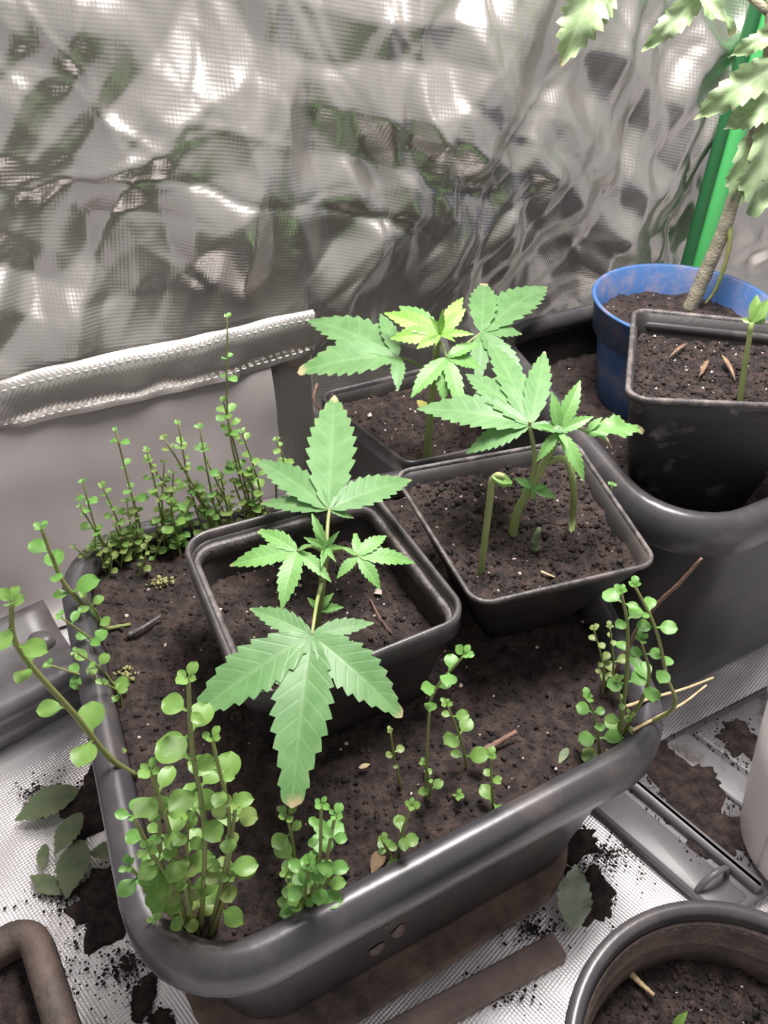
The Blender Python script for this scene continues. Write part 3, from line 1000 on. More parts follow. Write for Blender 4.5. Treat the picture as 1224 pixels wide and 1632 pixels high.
leaf(h1, hubB, A1, [
    (533, 630, za + 0.004, 0.44, dict(dry=0.10, arch=0.03, teeth=10)),
    (411, 735, za - 0.004, 0.36, dict(dry=0.02, arch=0.05, teeth=9, blunt=0.4)),
    (656, 765, za - 0.002, 0.36, dict(dry=0.04, arch=0.05, teeth=9)),
    (415, 803, za - 0.006, 0.26, dict(dry=0.05, arch=0.04, teeth=7)),
    (564, 826, za + 0.000, 0.34, dict(dry=0.12, arch=0.04, teeth=5)),
], M['hempback'])
hubL = P(474, 878, za + 0.004)
leaf(h1, hubL, A1, [
    (412, 846, za + 0.004, 0.42, dict(dry=0.05, teeth=6, blunt=0.4)),
    (366, 902, za - 0.002, 0.32, dict(dry=0.06, teeth=8, arch=0.05)),
    (449, 972, za - 0.006, 0.40, dict(dry=0.03, teeth=8, arch=0.08)),
    (528, 928, za - 0.002, 0.32, dict(teeth=8, arch=0.08)),
    (497, 868, za + 0.010, 0.30, dict(teeth=5)),
], M['hempyoung'])
hubR = P(570, 886, za + 0.004)
leaf(h1, hubR, A1, [
    (537, 922, za - 0.002, 0.38, dict(teeth=7, arch=0.06)),
    (566, 850, za + 0.006, 0.44, dict(teeth=6, dry=0.05, blunt=0.5)),
    (616, 854, za + 0.004, 0.42, dict(teeth=7, arch=0.08)),
    (661, 898, za - 0.004, 0.30, dict(teeth=8, arch=0.08)),
    (606, 940, za - 0.006, 0.38, dict(teeth=7, arch=0.08)),
    (545, 872, za + 0.008, 0.30, dict(teeth=5)),
], M['hempyoung'])
tipA = A1 + Vector((0, 0, 0.004))
for (px, py, dz, wr) in [(497, 818, 0.016, 0.30), (484, 856, 0.010, 0.34), (541, 846, 0.014, 0.30), (553, 872, 0.010, 0.28), (503, 852, 0.014, 0.32),
                         (530, 862, 0.020, 0.34), (512, 905, 0.004, 0.36), (536, 896, 0.006, 0.34)]:
    leaflet(h1, tipA, P(px, py, za + dz), wr, M['hempyoung'], (0, -0.7, 0.7), name='bud_leaflet', teeth=5, arch=0.10)
nd = st[4]
for (px, py, dz) in [(548, 968, 0.004), (490, 952, 0.006), (532, 945, 0.010)]:
    leaflet(h1, nd, P(px, py, nd.z + dz), 0.42, M['hempyoung'], (0, -0.5, 0.8), name='side_leaflet', teeth=5, arch=0.10)

# ---- bright topped hemp plant behind
b2 = P(680, 737, 0.083)
A2 = V(697, 545, b2)
h2 = empty('hemp_plant', b2, 'hemp plant with pale yellow-green top leaves, behind the hooked seedling pot', 'plant')
st = smooth_path([b2 - Vector((0, 0, 0.004)), V(686, 660, b2), A2], 6)
v, f = tube(st, 0.0034, 0.0024, 8)
obj('stem', v, f, M['stem'], h2)
za = A2.z
leaf(h2, P(634, 569, za - 0.008), st[9], [
    (490, 511, za - 0.012, 0.36, dict(teeth=9, arch=0.05)),
    (474, 594, za - 0.020, 0.36, dict(teeth=9, dry=0.10, arch=0.06, blunt=0.35)),
    (606, 500, za + 0.002, 0.38, dict(teeth=7)),
    (634, 624, za - 0.018, 0.46, dict(teeth=7, arch=0.08)),
], M['hempback'])
leaf(h2, P(767, 530, za - 0.008), st[9], [
    (771, 452, za - 0.002, 0.62, dict(teeth=8, dry=0.10, blunt=0.35)),
    (872, 457, za - 0.012, 0.44, dict(teeth=10, dry=0.03, arch=0.04)),
    (832, 533, za - 0.014, 0.36, dict(teeth=6, dry=0.06)),
    (838, 622, za - 0.030, 0.32, dict(teeth=8, arch=0.06)),
    (762, 612, za - 0.028, 0.40, dict(teeth=8, arch=0.06)),
], M['hempback'])
leaf(h2, P(712, 570, za + 0.000), A2, [
    (655, 634, za - 0.016, 0.36, dict(teeth=8, arch=0.06)),
    (706, 640, za - 0.020, 0.50, dict(teeth=9, arch=0.08)),
    (767, 588, za - 0.008, 0.40, dict(teeth=8, arch=0.07)),
    (764, 548, za + 0.004, 0.36, dict(teeth=7)),
    (736, 660, za - 0.022, 0.30, dict(teeth=7)),
], M['hempyoung'])
top2 = P(701, 533, za + 0.010)
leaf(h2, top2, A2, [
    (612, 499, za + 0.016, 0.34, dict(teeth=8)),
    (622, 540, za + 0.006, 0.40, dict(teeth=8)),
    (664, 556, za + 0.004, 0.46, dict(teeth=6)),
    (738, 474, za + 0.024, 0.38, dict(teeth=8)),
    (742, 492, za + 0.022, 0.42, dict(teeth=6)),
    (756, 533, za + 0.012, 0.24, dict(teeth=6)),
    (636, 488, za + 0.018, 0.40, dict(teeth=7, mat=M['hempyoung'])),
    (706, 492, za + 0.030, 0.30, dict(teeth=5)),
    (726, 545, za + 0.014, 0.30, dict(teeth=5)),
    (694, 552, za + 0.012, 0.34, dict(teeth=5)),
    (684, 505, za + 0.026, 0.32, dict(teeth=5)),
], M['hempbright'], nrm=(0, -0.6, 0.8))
yl = V(665, 640, b2)
leaflet(h2, st[6], P(665, 638, st[6].z - 0.002), 0.5, simple('yellowed_leaf', (0.50, 0.48, 0.13), 0.6, trans=0.2), (0, -0.6, 0.7), name='old_leaf', teeth=5, dry=0.2)

# ---- hemp plant in the seedling pot
b3 = P(817, 850, 0.142)
h3 = empty('hemp_plant', b3, 'slender hemp plant with curved stem and broad leaves, beside the hooked seedling', 'plant')
A3 = V(889, 695, b3)
st = smooth_path([b3 - Vector((0, 0, 0.004)), V(826, 812, b3), V(850, 772, b3), V(872, 730, b3), A3], 6)
v, f = tube(st, 0.0028, 0.0018, 8)
obj('stem', v, f, M['stem'], h3)
za = A3.z
k0 = st[17]
br = [k0, V(902, 733, b3), V(914, 775, b3), P(913, 820, 0.150), P(909, 862, 0.140)]
v, f = tube(smooth_path(br, 6), 0.0018, 0.0022, 8)
obj('branch', v, f, M['stem'], h3)
hb3 = P(844, 678, za + 0.004)
br2 = [st[11], V(852, 730, b3), hb3]
v, f = tube(smooth_path(br2, 6), 0.0016, 0.0012, 8)
obj('branch', v, f, M['stem'], h3)
leaf(h3, hb3, hb3 - Vector((0, 0, 0.003)), [
    (664, 652, za - 0.004, 0.30, dict(teeth=10, arch=0.05)),
    (743, 723, za - 0.012, 0.34, dict(teeth=9, arch=0.06)),
    (742, 596, za + 0.004, 0.36, dict(teeth=10, arch=0.05)),
    (778, 545, za + 0.006, 0.30, dict(teeth=9, arch=0.05)),
    (868, 560, za + 0.012, 0.36, dict(teeth=8, dry=0.06, arch=0.04)),
    (905, 690, za + 0.004, 0.30, dict(teeth=6)),
], M['hempback'])
leaf(h3, A3 + Vector((0, 0, 0.003)), A3, [
    (925, 606, za + 0.022, 0.34, dict(teeth=8)),
    (879, 624, za + 0.020, 0.34, dict(teeth=7)),
    (946, 664, za + 0.010, 0.34, dict(teeth=7)),
    (855, 736, za - 0.010, 0.32, dict(teeth=8, arch=0.08)),
    (931, 768, za - 0.016, 0.28, dict(teeth=9, arch=0.10)),
    (852, 678, za + 0.008, 0.30, dict(teeth=6)),
    (905, 715, za + 0.002, 0.34, dict(teeth=6)),
], M['hempyoung'], nrm=(0, -0.5, 0.8))
hr3 = P(935, 688, za + 0.002)
leaf(h3, hr3, A3, [
    (1026, 689, za - 0.002, 0.36, dict(teeth=9, dry=0.12, wave=0.05, arch=0.10)),
    (985, 705, za - 0.010, 0.30, dict(teeth=6, dry=0.35, curl=0.2)),
    (960, 665, za + 0.008, 0.36, dict(teeth=6)),
], M['hempyoung'])
nr = V(848, 772, b3) + Vector((0, -0.003, 0))
for (px, py, dz) in [(819, 762, 0.004), (886, 794, -0.002), (830, 782, -0.004), (872, 775, 0.004), (850, 798, -0.008), (845, 755, 0.006)]:
    leaflet(h3, nr, P(px, py, nr.z + dz), 0.42, M['hempyoung'], (0, -0.6, 0.7), name='side_leaflet', teeth=5, arch=0.08)

# ---- hooked seedling
bs = P(766, 914, 0.142)
hk = empty('hooked_seedling', bs, 'pale hooked seedling stem with bent-over closed head, in the thin-rimmed pot', 'seedling')
pts = [bs - Vector((0, 0, 0.004)), V(774, 850, bs), V(781, 795, bs), V(784, 768, bs), V(792, 758, bs), V(803, 760, bs)]
v, f = tube(smooth_path(pts, 6), 0.0019, 0.0017, 8)
obj('stem', v, f, M['stem'], hk)
e = V(803, 760, bs)
v, f, uv, dr = leaflet_geo(e - Vector((0.006, 0, -0.0005)), V(817, 770, bs), 0.5, (0, -0.5, 0.8), teeth=3, tooth=0.0)
obj('seed_leaf', v, f, M['weed'], hk)
v, f, uv, dr = leaflet_geo(e - Vector((0.005, 0, 0.001)), V(816, 774, bs), 0.5, (0, -0.8, 0.3), teeth=3, tooth=0.0)
obj('seed_leaf', v, f, M['weed'], hk)

# ---- withered stub
bs = P(853, 876, 0.143)
v, f = tube(smooth_path([bs, V(853, 860, bs), V(860, 842, bs)], 4), 0.0026, 0.0016, 7, 0.2)
tag(obj('withered_stub', v, f, M['oldleaf']), 'short withered olive stub in the soil beside the hooked seedling', 'stub')

# ---- seedling in the scuffed pot
b4 = P(1181, 640, 0.190)
s4 = empty('seedling', b4, 'single seedling with two round seed leaves in the scuffed square pot', 'seedling')
t4 = V(1198, 514, b4)
v, f = tube(smooth_path([b4 - Vector((0, 0, 0.004)), V(1187, 585, b4), t4], 6), 0.0019, 0.0014, 8)
obj('stem', v, f, M['stem'], s4)
for (px, py, dz, w_) in [(1182, 508, 0.000, 0.85), (1222, 500, 0.000, 0.8), (1206, 470, 0.012, 0.5), (1224, 478, 0.010, 0.5)]:
    v, f, uv, dr = leaflet_geo(t4, P(px, py, t4.z + dz), w_, (0, -0.8, 0.5), teeth=4, tooth=0.0)
    obj('seed_leaf', v, f, M['weed'], s4)

# ---- woody sapling in the blue pot
b5 = P(1100, 488, 0.164)
sp = empty('sapling', b5, 'woody grey-stemmed sapling with curled pale leaves, rooted in the round blue pot', 'sapling')
pts = [b5 - Vector((0, 0, 0.005)), V(1122, 440, b5), V(1150, 375, b5), V(1172, 310, b5), V(1196, 240, b5), V(1222, 120, b5), V(1232, -30, b5)]
st5 = smooth_path(pts, 6)
v, f = tube(st5, 0.0062, 0.0036, 10, 0.05)
obj('stem', v, f, M['wood'], sp)
gv = [V(1162, 345, b5), V(1160, 385, b5) + Vector((0, -0.004, 0)), V(1148, 430, b5) + Vector((0, -0.005, 0)), V(1136, 462, b5) + Vector((0, -0.004, 0)), V(1122, 482, b5) + Vector((0, -0.003, 0))]
v, f = tube(smooth_path(gv, 5), 0.0022, 0.0012, 7, 0.15)
obj('green_shoot', v, f, M['weedstem'], sp)
def sleaf(p0, p1, wr, **kw):
    a = V(*p0, b5) + Vector((0, kw.pop('d0', 0), 0)); c = V(*p1, b5) + Vector((0, kw.pop('d1', 0), 0))
    kw.setdefault('teeth', 8); kw.setdefault('tooth', 0.22); kw.setdefault('wave', 0.09); kw.setdefault('fold', 0.35)
    nrm = kw.pop('nrm', (0, -0.8, 0.5))
    leaflet(sp, a, c, wr, M['saplingleaf'], nrm, name='leaf', **kw)
sleaf((1195, 215), (1168, 330), 0.75, arch=0.12, wave=0.06)
sleaf((1224, 195), (1196, 345), 0.55, arch=0.10)
sleaf((1260, 150), (1154, 205), 0.45, arch=0.15)
sleaf((1260, 90), (1106, 190), 0.32, arch=0.12, dry=0.06)
sleaf((1270, 40), (1160, 92), 0.30, arch=0.10)
sleaf((1130, -20), (1022, 82), 0.30, arch=0.10, dry=0.03, nrm=(0.3, -0.7, 0.6))
sleaf((1085, -25), (1168, 55), 0.34, arch=0.15, dry=0.05)
sleaf((965, -60), (893, 104), 0.42, arch=0.12, wave=0.08, dry=0.08, tooth=0.35)
sleaf((985, -50), (925, 70), 0.40, arch=-0.10, wave=0.08, tooth=0.3)
# branch that carries the top leaves
v, f = tube(smooth_path([st5[-3], V(1120, -60, b5), V(980, -60, b5), V(960, -50, b5)], 5), 0.003, 0.0015, 7)
obj('branch', v, f, M['wood'], sp)

# ------------------------------------------------------------------ weeds
def weed_leaf_mesh(name, round_, cup, mat):
    v, f = [], []
    ns, nc = 9, 5
    for i in range(ns + 1):
        t = i / ns
        if t < 0.28:
            w = 0.045 + 0.03 * t
        else:
            u = (t - 0.28) / 0.72
            w = max(0.02, round_ * math.sin(math.pi * min(1, 0.06 + 0.94 * u ** 1.05)) ** 0.5)
        for j in range(nc):
            c = -1 + 2 * j / (nc - 1)
            v.append((t, c * w, cup * (c * w) ** 2 - 0.10 * t * t + 0.04 * math.sin(math.pi * t) + 0.03 * math.sin(c * 5 + t * 9) * abs(c)))
    for i in range(ns):
        for j in range(nc - 1):
            f.append((i * nc + j, (i + 1) * nc + j, (i + 1) * nc + j + 1, i * nc + j + 1))
    me = mesh(name, v, f)
    me.materials.append(mat)
    return me
WL = {}
for key in ('weed', 'weed2', 'weed3'):
    WL[key] = [weed_leaf_mesh('weed_leaf', r_, c_, M[key]) for r_, c_ in ((0.34, 0.6), (0.30, 0.9), (0.38, 0.4))]

GB = 'weed sprigs in the row along the grey lining'
GF = 'weed sprigs crowded in the rounded planter corner above the floor leaves'
SOILQ = rring(PL, 0.0135, 0.034, 0, 8)
PLC = Vector((sum(p[0] for p in PL) / 4, sum(p[1] for p in PL) / 4, 0))
def rooted(b_):
    """keep a root inside the planter's soil"""
    def inside(q):
        r_ = False
        for i in range(len(SOILQ)):
            p, t = SOILQ[i - 1], SOILQ[i]
            if (p.y > q.y) != (t.y > q.y) and q.x < (t.x - p.x) * (q.y - p.y) / (t.y - p.y) + p.x: r_ = not r_
        return r_
    b_ = Vector(b_)
    for _ in range(60):
        if inside(b_): break
        d = Vector((PLC.x - b_.x, PLC.y - b_.y, 0)).normalized()
        b_ += d * 0.001
    return b_

def sprig(path, z0, label, group=None, size=0.0075, nodes=6, mk='weed', start=0.15, spread=0.75, zf=None, r=0.0009, taper=0.55, stem_pts=None):
    size *= 1.30
    r *= 0.82
    nodes = nodes + (group == GB)
    if path:
        base = rooted(P(*path[0], z0))
        pts = [base - Vector((0, 0, 0.004))] + [V(*p, base) for p in path[1:]]
    else:
        pts = [Vector(p) for p in stem_pts]
        base = pts[0].copy()
    if len(pts) == 2:
        m_ = (pts[0] + pts[1]) / 2 + Vector((random.uniform(-1, 1), random.uniform(-1, 1), 0)) * 0.0036
        pts = [pts[0], m_, pts[1]]
    sp_ = smooth_path(pts, 6)
    root = empty('weed_sprig', base, label, 'weed', group)
    v, f = tube(sp_, r * 1.15, r * 0.7, 6)
    obj('stem', v, f, M['weedstem'], root)
    n = len(sp_)
    az = random.random() * 6.28
    for k in range(nodes):
        t = min(1.0, start + (1 - start) * (k + 1 + (random.uniform(-0.3, 0.3) if k < nodes - 1 else 0)) / nodes) if nodes > 1 else 1
        i = min(n - 1, int(round(t * (n - 1))))
        p = sp_[i]
        d = (sp_[min(n - 1, i + 1)] - sp_[max(0, i - 1)]).normalized()
        last = (k == nodes - 1)
        cnt = 4 if last else 2
        az += math.pi / 2 + random.uniform(-0.35, 0.35)
        for q in range(cnt):
            if not last and random.random() < 0.08: continue
            a = az + q * 2 * math.pi / cnt + random.uniform(-0.25, 0.25)
            out = Vector((math.cos(a), math.sin(a), 0))
            up = random.uniform(0.05, 0.55) if not last else random.uniform(0.5, 1.1)
            X = (out + d * up).normalized()
            N = (Vector((0, 0, 1)) + Vector((0, -0.35, 0)) - X * X.z)
            N = (N - X * N.dot(X)).normalized()
            Y = N.cross(X)
            s = size * random.uniform(0.55, 1.2) * (taper if last else 1.0) * (0.75 + 0.25 * math.sin(math.pi * min(1, t + 0.2)))
            o = bpy.data.objects.new('leaf', random.choice(WL[mk]))
            o.parent = root
            mt = Matrix.Identity(4)
            for c_, ax in enumerate((X, Y, N)):
                for r_ in range(3): mt[r_][c_] = ax[r_] * s
            mt.translation = p - base
            o.matrix_local = mt
            COL.objects.link(o)
    return root

Z = 0.088
LB = 'thin weed sprig with tiny leaves in the row along the grey lining'
sprig([(372, 806), (366, 690), (362, 506)], Z, 'tallest weed sprig, nearly bare near its tip, rising in front of the stitched hem', None, 0.0072, 7, 'weed3', 0.05)
back = [((378, 806), (356, 640), 8, .008, 'weed'), ((386, 803), (386, 690), 7, .0075, 'weed'), ((304, 818), (318, 682), 7, .0068, 'weed3'),
        ((292, 838), (284, 676), 8, .0068, 'weed'), ((272, 828), (238, 735), 6, .0068, 'weed'), ((332, 815), (330, 735), 5, .006, 'weed2'),
        ((218, 876), (184, 686), 7, .0068, 'weed3'), ((240, 866), (234, 718), 7, .0068, 'weed'), ((252, 866), (262, 738), 6, .0062, 'weed2'),
        ((150, 885), (132, 768), 6, .0062, 'weed3'), ((172, 885), (164, 776), 7, .0068, 'weed'), ((160, 902), (128, 808), 5, .0068, 'weed'),
        ((178, 897), (184, 838), 4, .0062, 'weed2'), ((284, 875), (308, 788), 5, .0078, 'weed3'), ((288, 885), (272, 800), 5, .0082, 'weed'),
        ((216, 918), (236, 862), 3, .006, 'weed2'), ((198, 892), (202, 800), 5, .006, 'weed2'), ((226, 886), (212, 838), 4, .0058, 'weed2'),
        ((256, 884), (250, 830), 4, .0058, 'weed2'), ((318, 828), (300, 770), 5, .006, 'weed2'), ((268, 870), (276, 755), 6, .0065, 'weed'),
        ((190, 905), (176, 852), 4, .0062, 'weed2'), ((152, 915), (176, 872), 3, .0058, 'weed2'), ((340, 812), (352, 760), 4, .006, 'weed2'),
        ((300, 826), (262, 700), 6, .0058, 'weed2'), ((362, 815), (372, 768), 4, .0065, 'weed2'), ((350, 818), (342, 786), 3, .006, 'weed2'),
        ((396, 806), (400, 762), 4, .006, 'weed2'), ((310, 836), (322, 796), 4, .0062, 'weed'), ((330, 830), (338, 800), 3, .006, 'weed2'),
        ((246, 888), (262, 850), 3, .006, 'weed'), ((166, 905), (150, 862), 4, .006, 'weed2'), ((206, 896), (224, 848), 4, .006, 'weed'),
        ((276, 866), (290, 828), 4, .0062, 'weed3'), ((142, 900), (118, 872), 3, .006, 'weed2'), ((184, 880), (214, 796), 5, .006, 'weed')]
ORD = ['next to', 'second from', 'third from', 'fourth from', 'fifth from', 'sixth from', 'seventh from', 'eighth from', 'ninth from', 'tenth from',
       'eleventh from', 'twelfth from', 'thirteenth from', 'fourteenth from', 'fifteenth from', 'sixteenth from']
tall = sorted([b_ for b_ in back if b_[2] >= 6], key=lambda b_: -b_[0][0])
for b_ in back:
    a, c, n_, s_, mk = b_
    if n_ >= 6:
        lb = 'upright weed sprig in the row along the grey lining, %s the tallest sprig' % ORD[tall.index(b_)]
    elif mk == 'weed2':
        lb = 'low olive weed sprig at the foot of the row along the grey lining'
    else:
        lb = 'low fresh green weed sprig at the foot of the row along the grey lining'
    sprig([a, c], Z, lb, GB, s_, n_, mk, 0.1)
sprig([(416, 800), (440, 762), (452, 735), (440, 702)], Z, 'weed sprig with bent pale stem beside the rear serrated leaf of the front hemp plant', None, 0.0075, 4, 'weed', 0.35)
sprig([(420, 803), (398, 770), (372, 742)], Z, 'weed sprig leaning across with a pale slanting stem behind the dusty-ledged pot', None, 0.0065, 4, 'weed', 0.2)
# left edge
sprig([(128, 985), (106, 935), (84, 890), (66, 842)], Z, 'thick weed sprig with cupped leaves leaning over the planter rim beside the grey lining', None, 0.0115, 4, 'weed3', 0.1, r=0.0016)
sprig([(202, 1236), (172, 1205), (120, 1140), (50, 1062), (22, 1015), (18, 962)], 0.095, 'long thick weed stem hanging far out over the grey tray', None, 0.0115, 6, 'weed', 0.12, r=0.0017)
GL = 'short leafy weed sprigs along the planter edge above the grey tray'
LL = 'short leafy weed sprig on the planter edge above the grey tray'
for a, c, n_, s_, mk in [((150, 1108), (122, 1040), 4, .0085, 'weed'), ((168, 1105), (148, 1072), 3, .007, 'weed2'), ((140, 1050), (98, 985), 4, .008, 'weed3'),
                         ((172, 1135), (164, 1088), 3, .007, 'weed'), ((185, 1225), (190, 1200), 2, .007, 'weed2'), ((136, 1000), (134, 950), 3, .0075, 'weed'),
                         ((150, 1075), (80, 1060), 3, .0085, 'weed3')]:
    sprig([a, c], Z, LL, GL, s_, n_, mk, 0.1)
# front left cluster
LFc = 'round-leaved weed sprig crowded in the rounded planter corner above the floor leaves'
sprig([(318, 1488), (326, 1330), (306, 1190), (300, 1082)], Z, 'tall weed sprig reaching the left tip of the wide drooping hemp leaf', None, 0.0105, 6, 'weed', 0.2, r=0.0013)
for a, mid_, c, n_, s_, mk in [((332, 1486), (366, 1330), (338, 1178), 6, .0105, 'weed'), ((310, 1474), (275, 1340), (240, 1228), 5, .0105, 'weed'),
                         ((292, 1474), (250, 1380), (212, 1300), 4, .0105, 'weed3'), ((300, 1490), (280, 1420), (236, 1352), 4, .0098, 'weed'),
                         ((296, 1500), (285, 1476), (268, 1450), 3, .0085, 'weed'), ((330, 1496), (355, 1440), (368, 1398), 3, .0088, 'weed'),
                         ((340, 1484), (362, 1390), (376, 1280), 5, .0098, 'weed2'), ((276, 1500), (262, 1484), (246, 1466), 2, .0085, 'weed'),
                         ((316, 1492), (300, 1440), (292, 1388), 4, .008, 'weed2'), ((284, 1490), (250, 1430), (206, 1380), 4, .0100, 'weed3'),
                         ((308, 1480), (298, 1380), (300, 1300), 5, .0100, 'weed'), ((290, 1480), (262, 1400), (252, 1290), 5, .0100, 'weed'),
                         ((296, 1496), (312, 1470), (322, 1440), 2, .008, 'weed2')]:
    lean = c[0] < a[0] - 45
    lb = ('round-leaved weed sprig leaning out over the rim in the rounded planter corner' if lean else
          'low round-leaved weed sprig at the foot of the crowded planter corner' if n_ <= 3 else
          'upright round-leaved weed sprig crowded in the rounded planter corner')
    sprig([a, mid_, c], Z, lb, GF, s_, n_, mk, 0.2, r=0.0012)
# front middle clump
GM = 'weed sprigs in the clump under the brown tip of the drooping hemp leaf'
LM = 'fresh green weed sprig in the clump under the brown tip of the drooping hemp leaf'
for a, c, n_, s_, mk in [((486, 1450), (512, 1282), 6, .0088, 'weed3'), ((496, 1448), (534, 1300), 6, .0088, 'weed3'), ((478, 1448), (458, 1392), 4, .0085, 'weed'),
                         ((506, 1452), (530, 1388), 4, .0085, 'weed'), ((484, 1455), (492, 1372), 5, .008, 'weed3'), ((476, 1458), (470, 1436), 3, .008, 'weed'),
                         ((500, 1458), (516, 1440), 2, .0075, 'weed'), ((470, 1400), (458, 1300), 3, .0085, 'weed')]:
    lb = ('tall fresh green weed sprig in the clump under the drooping hemp leaf tip' if n_ >= 6 else
          'bare-stemmed weed sprig touching the brown tip of the drooping hemp leaf' if a[1] == 1400 else
          'low weed sprig at the planter rim in the clump under the drooping hemp leaf' if n_ <= 3 else
          'mid-height weed sprig in the clump under the brown tip of the drooping hemp leaf')
    sprig([a, c], Z, lb, GM, s_, n_, mk, 0.1, r=0.0011)
sprig([(634, 1372), (640, 1330), (656, 1285)], Z, 'small weed sprig alone beside the broad dead leaf on the planter soil', None, 0.0075, 4, 'weed', 0.1)
sprig([(628, 1374), (618, 1356), (608, 1338)], Z, 'low weed sprig with tiny leaves at the foot of the one beside the dead leaf', None, 0.0062, 3, 'weed', 0.1)
sprig([(678, 1276), (684, 1140), (696, 1096), (740, 1044)], Z, 'lanky weed sprig bending toward the wall of the thin-rimmed pot', None, 0.0095, 4, 'weed3', 0.3)
sprig([(679, 1277), (676, 1216)], Z, 'little weed sprig at the foot of the lanky bending one', None, 0.0055, 3, 'weed', 0.1)
sprig([(746, 1222), (735, 1180), (712, 1122)], Z, 'weed sprig with folded leaves beside the brown stick on the soil', None, 0.0085, 4, 'weed', 0.1)
sprig([(792, 1302), (784, 1256), (782, 1206)], Z, 'weed sprig with paired leaves beside the planter rim, near the brown stick', None, 0.008, 4, 'weed', 0.1)
sprig([(806, 1304), (816, 1292)], Z, 'flat little weed rosette touching the planter rim', None, 0.007, 2, 'weed', 0.1)
sprig([(728, 1280), (728, 1268)], Z, 'single tiny round-leaved weed on the bare soil', None, 0.0065, 1, 'weed', 0.1)
sprig([(640, 1252), (630, 1215), (622, 1166)], Z, 'wispy brown-stemmed weed under the right blade of the drooping hemp leaf', None, 0.005, 3, 'weed2', 0.05)
# right clump
sprig([(988, 1180), (998, 1088), (1000, 1000), (990, 944)], Z, 'upright weed sprig with a cupped top, in the clump beside the brown twig', None, 0.0095, 5, 'weed3', 0.2, r=0.0013)
sprig([(1014, 1180), (1033, 1090), (1022, 1020)], Z, 'weed sprig with single bare stem and leafy crook, in the clump beside the brown twig', None, 0.0095, 3, 'weed3', 0.35, r=0.0012)
sprig([(1036, 1178), (1072, 1130), (1062, 1076), (1044, 1000), (1012, 934)], Z, 'weed sprig bowed outward over the planter corner beside the brown twig', None, 0.0098, 4, 'weed3', 0.45, r=0.0013)
GR = 'smaller weed sprigs in the clump beside the brown twig'
LR = 'smaller leafy weed sprig in the clump beside the brown twig'
for a, c, n_, s_, mk in [((962, 1208), (938, 1112), 4, .0088, 'weed3'), ((962, 1110), (946, 1002), 5, .0062, 'weed2'), ((975, 1110), (972, 1000), 4, .0065, 'weed2'),
                         ((952, 1232), (950, 1218), 2, .008, 'weed'), ((978, 1226), (974, 1206), 2, .0078, 'weed2'), ((984, 1185), (984, 1085), 4, .007, 'weed'),
                         ((1000, 1190), (1004, 1140), 3, .006, 'weed2')]:
    lb = ('low weed sprig against the planter rim in the clump beside the brown twig' if n_ == 2 else
          'fresh green weed sprig standing apart from the clump beside the brown twig' if a == (962, 1208) else
          'thin olive weed sprig behind the clump beside the brown twig' if mk == 'weed2' and a[1] < 1150 else
          'short leafy weed sprig inside the clump beside the brown twig')
    sprig([a, c], Z, lb, GR, s_, n_, mk, 0.1)
g = P(972, 802, 0.155)
sprig(None, 0.088, 'tiny weed sprig squeezed between the thin-rimmed pot and the grey tub', None, 0.0065, 3, 'weed3', 0.45,
      stem_pts=[(0.116, 0.378, 0.086), (0.128, 0.377, 0.112), (0.1372, 0.374, 0.138), tuple(P(976, 775, 0.150))])

# ------------------------------------------------------------------ litter
def stick(path, r, mat, name, label, cat):
    v, f = tube(smooth_path(path, 6), r, r * 0.6, 7, 0.12)
    return tag(obj(name, v, f, mat), label, cat)
q0 = P(1010, 1010, 0.088)
tb0 = rooted(P(970, 1090, 0.086))
stick([tb0 - Vector((0, 0, 0.003)), V(1015, 1005, tb0), V(1048, 962, tb0), V(1082, 930, tb0), V(1118, 890, tb0)], 0.0013, M['twig'], 'brown_twig',
      'thin dry brown twig slanting out of the weed clump toward the grey tub', 'twig')
stick([P(998, 1126, 0.1062), P(1040, 1112, 0.1066), P(1090, 1098, 0.107), P(1137, 1080, 0.110)], 0.0010, M['straw'], 'straw', 'pale broken straw jutting over the planter corner, split in a lighter upper piece', 'straw')
stick([P(1008, 1164, 0.1060), P(1050, 1142, 0.1062), P(1090, 1120, 0.105), P(1126, 1092, 0.108)], 0.0009, M['straw'], 'straw', 'duller thin straw under the paler one at the planter corner', 'straw')
stick([P(765, 1200, 0.089), P(790, 1185, 0.091), P(823, 1166, 0.093)], 0.0020, M['twig'], 'brown_stick', 'short thick brown stick lying on planter soil', 'stick')
stick([P(138, 1008, 0.090), P(170, 1002, 0.092), P(208, 995, 0.091)], 0.0017, M['weedstem'], 'stem_piece', 'broken green stem piece lying on the planter soil', 'stem')
stick([P(205, 1012, 0.091), P(228, 1000, 0.093), P(256, 982, 0.092)], 0.0018, M['dustyrim'], 'grey_stick', 'greyish stick lying beside the broken green stem piece', 'stick')
stick([P(862, 911, 0.1455), P(884, 920, 0.1465)], 0.0008, M['straw'], 'straw', 'short yellow straw on the soil of the thin-rimmed pot', 'straw')
stick([P(590, 955, 0.127), P(606, 985, 0.128), P(625, 1010, 0.127)], 0.0006, M['twig'], 'root_thread', 'thin curling root thread on the soil inside the dusty-ledged pot', 'root')
stick([P(1006, 1552, 0.068), P(1022, 1568, 0.069), P(1042, 1586, 0.068)], 0.0015, M['straw'], 'dry_stem', 'short dry stem lying on the soil of the round black pot', 'stem')
stick([P(836, 525, 0.100), P(832, 540, 0.128), P(836, 565, 0.100)], 0.0009, M['twig'], 'dry_stem', 'thin brown arched stem by the back rim of the grey tub', 'stem')
stick([P(505, 612, 0.104), P(500, 635, 0.1005), P(512, 655, 0.101), P(532, 668, 0.088)], 0.0013, M['twig'], 'root_thread', 'brown root draped over the rim of the pot behind the planter', 'root')

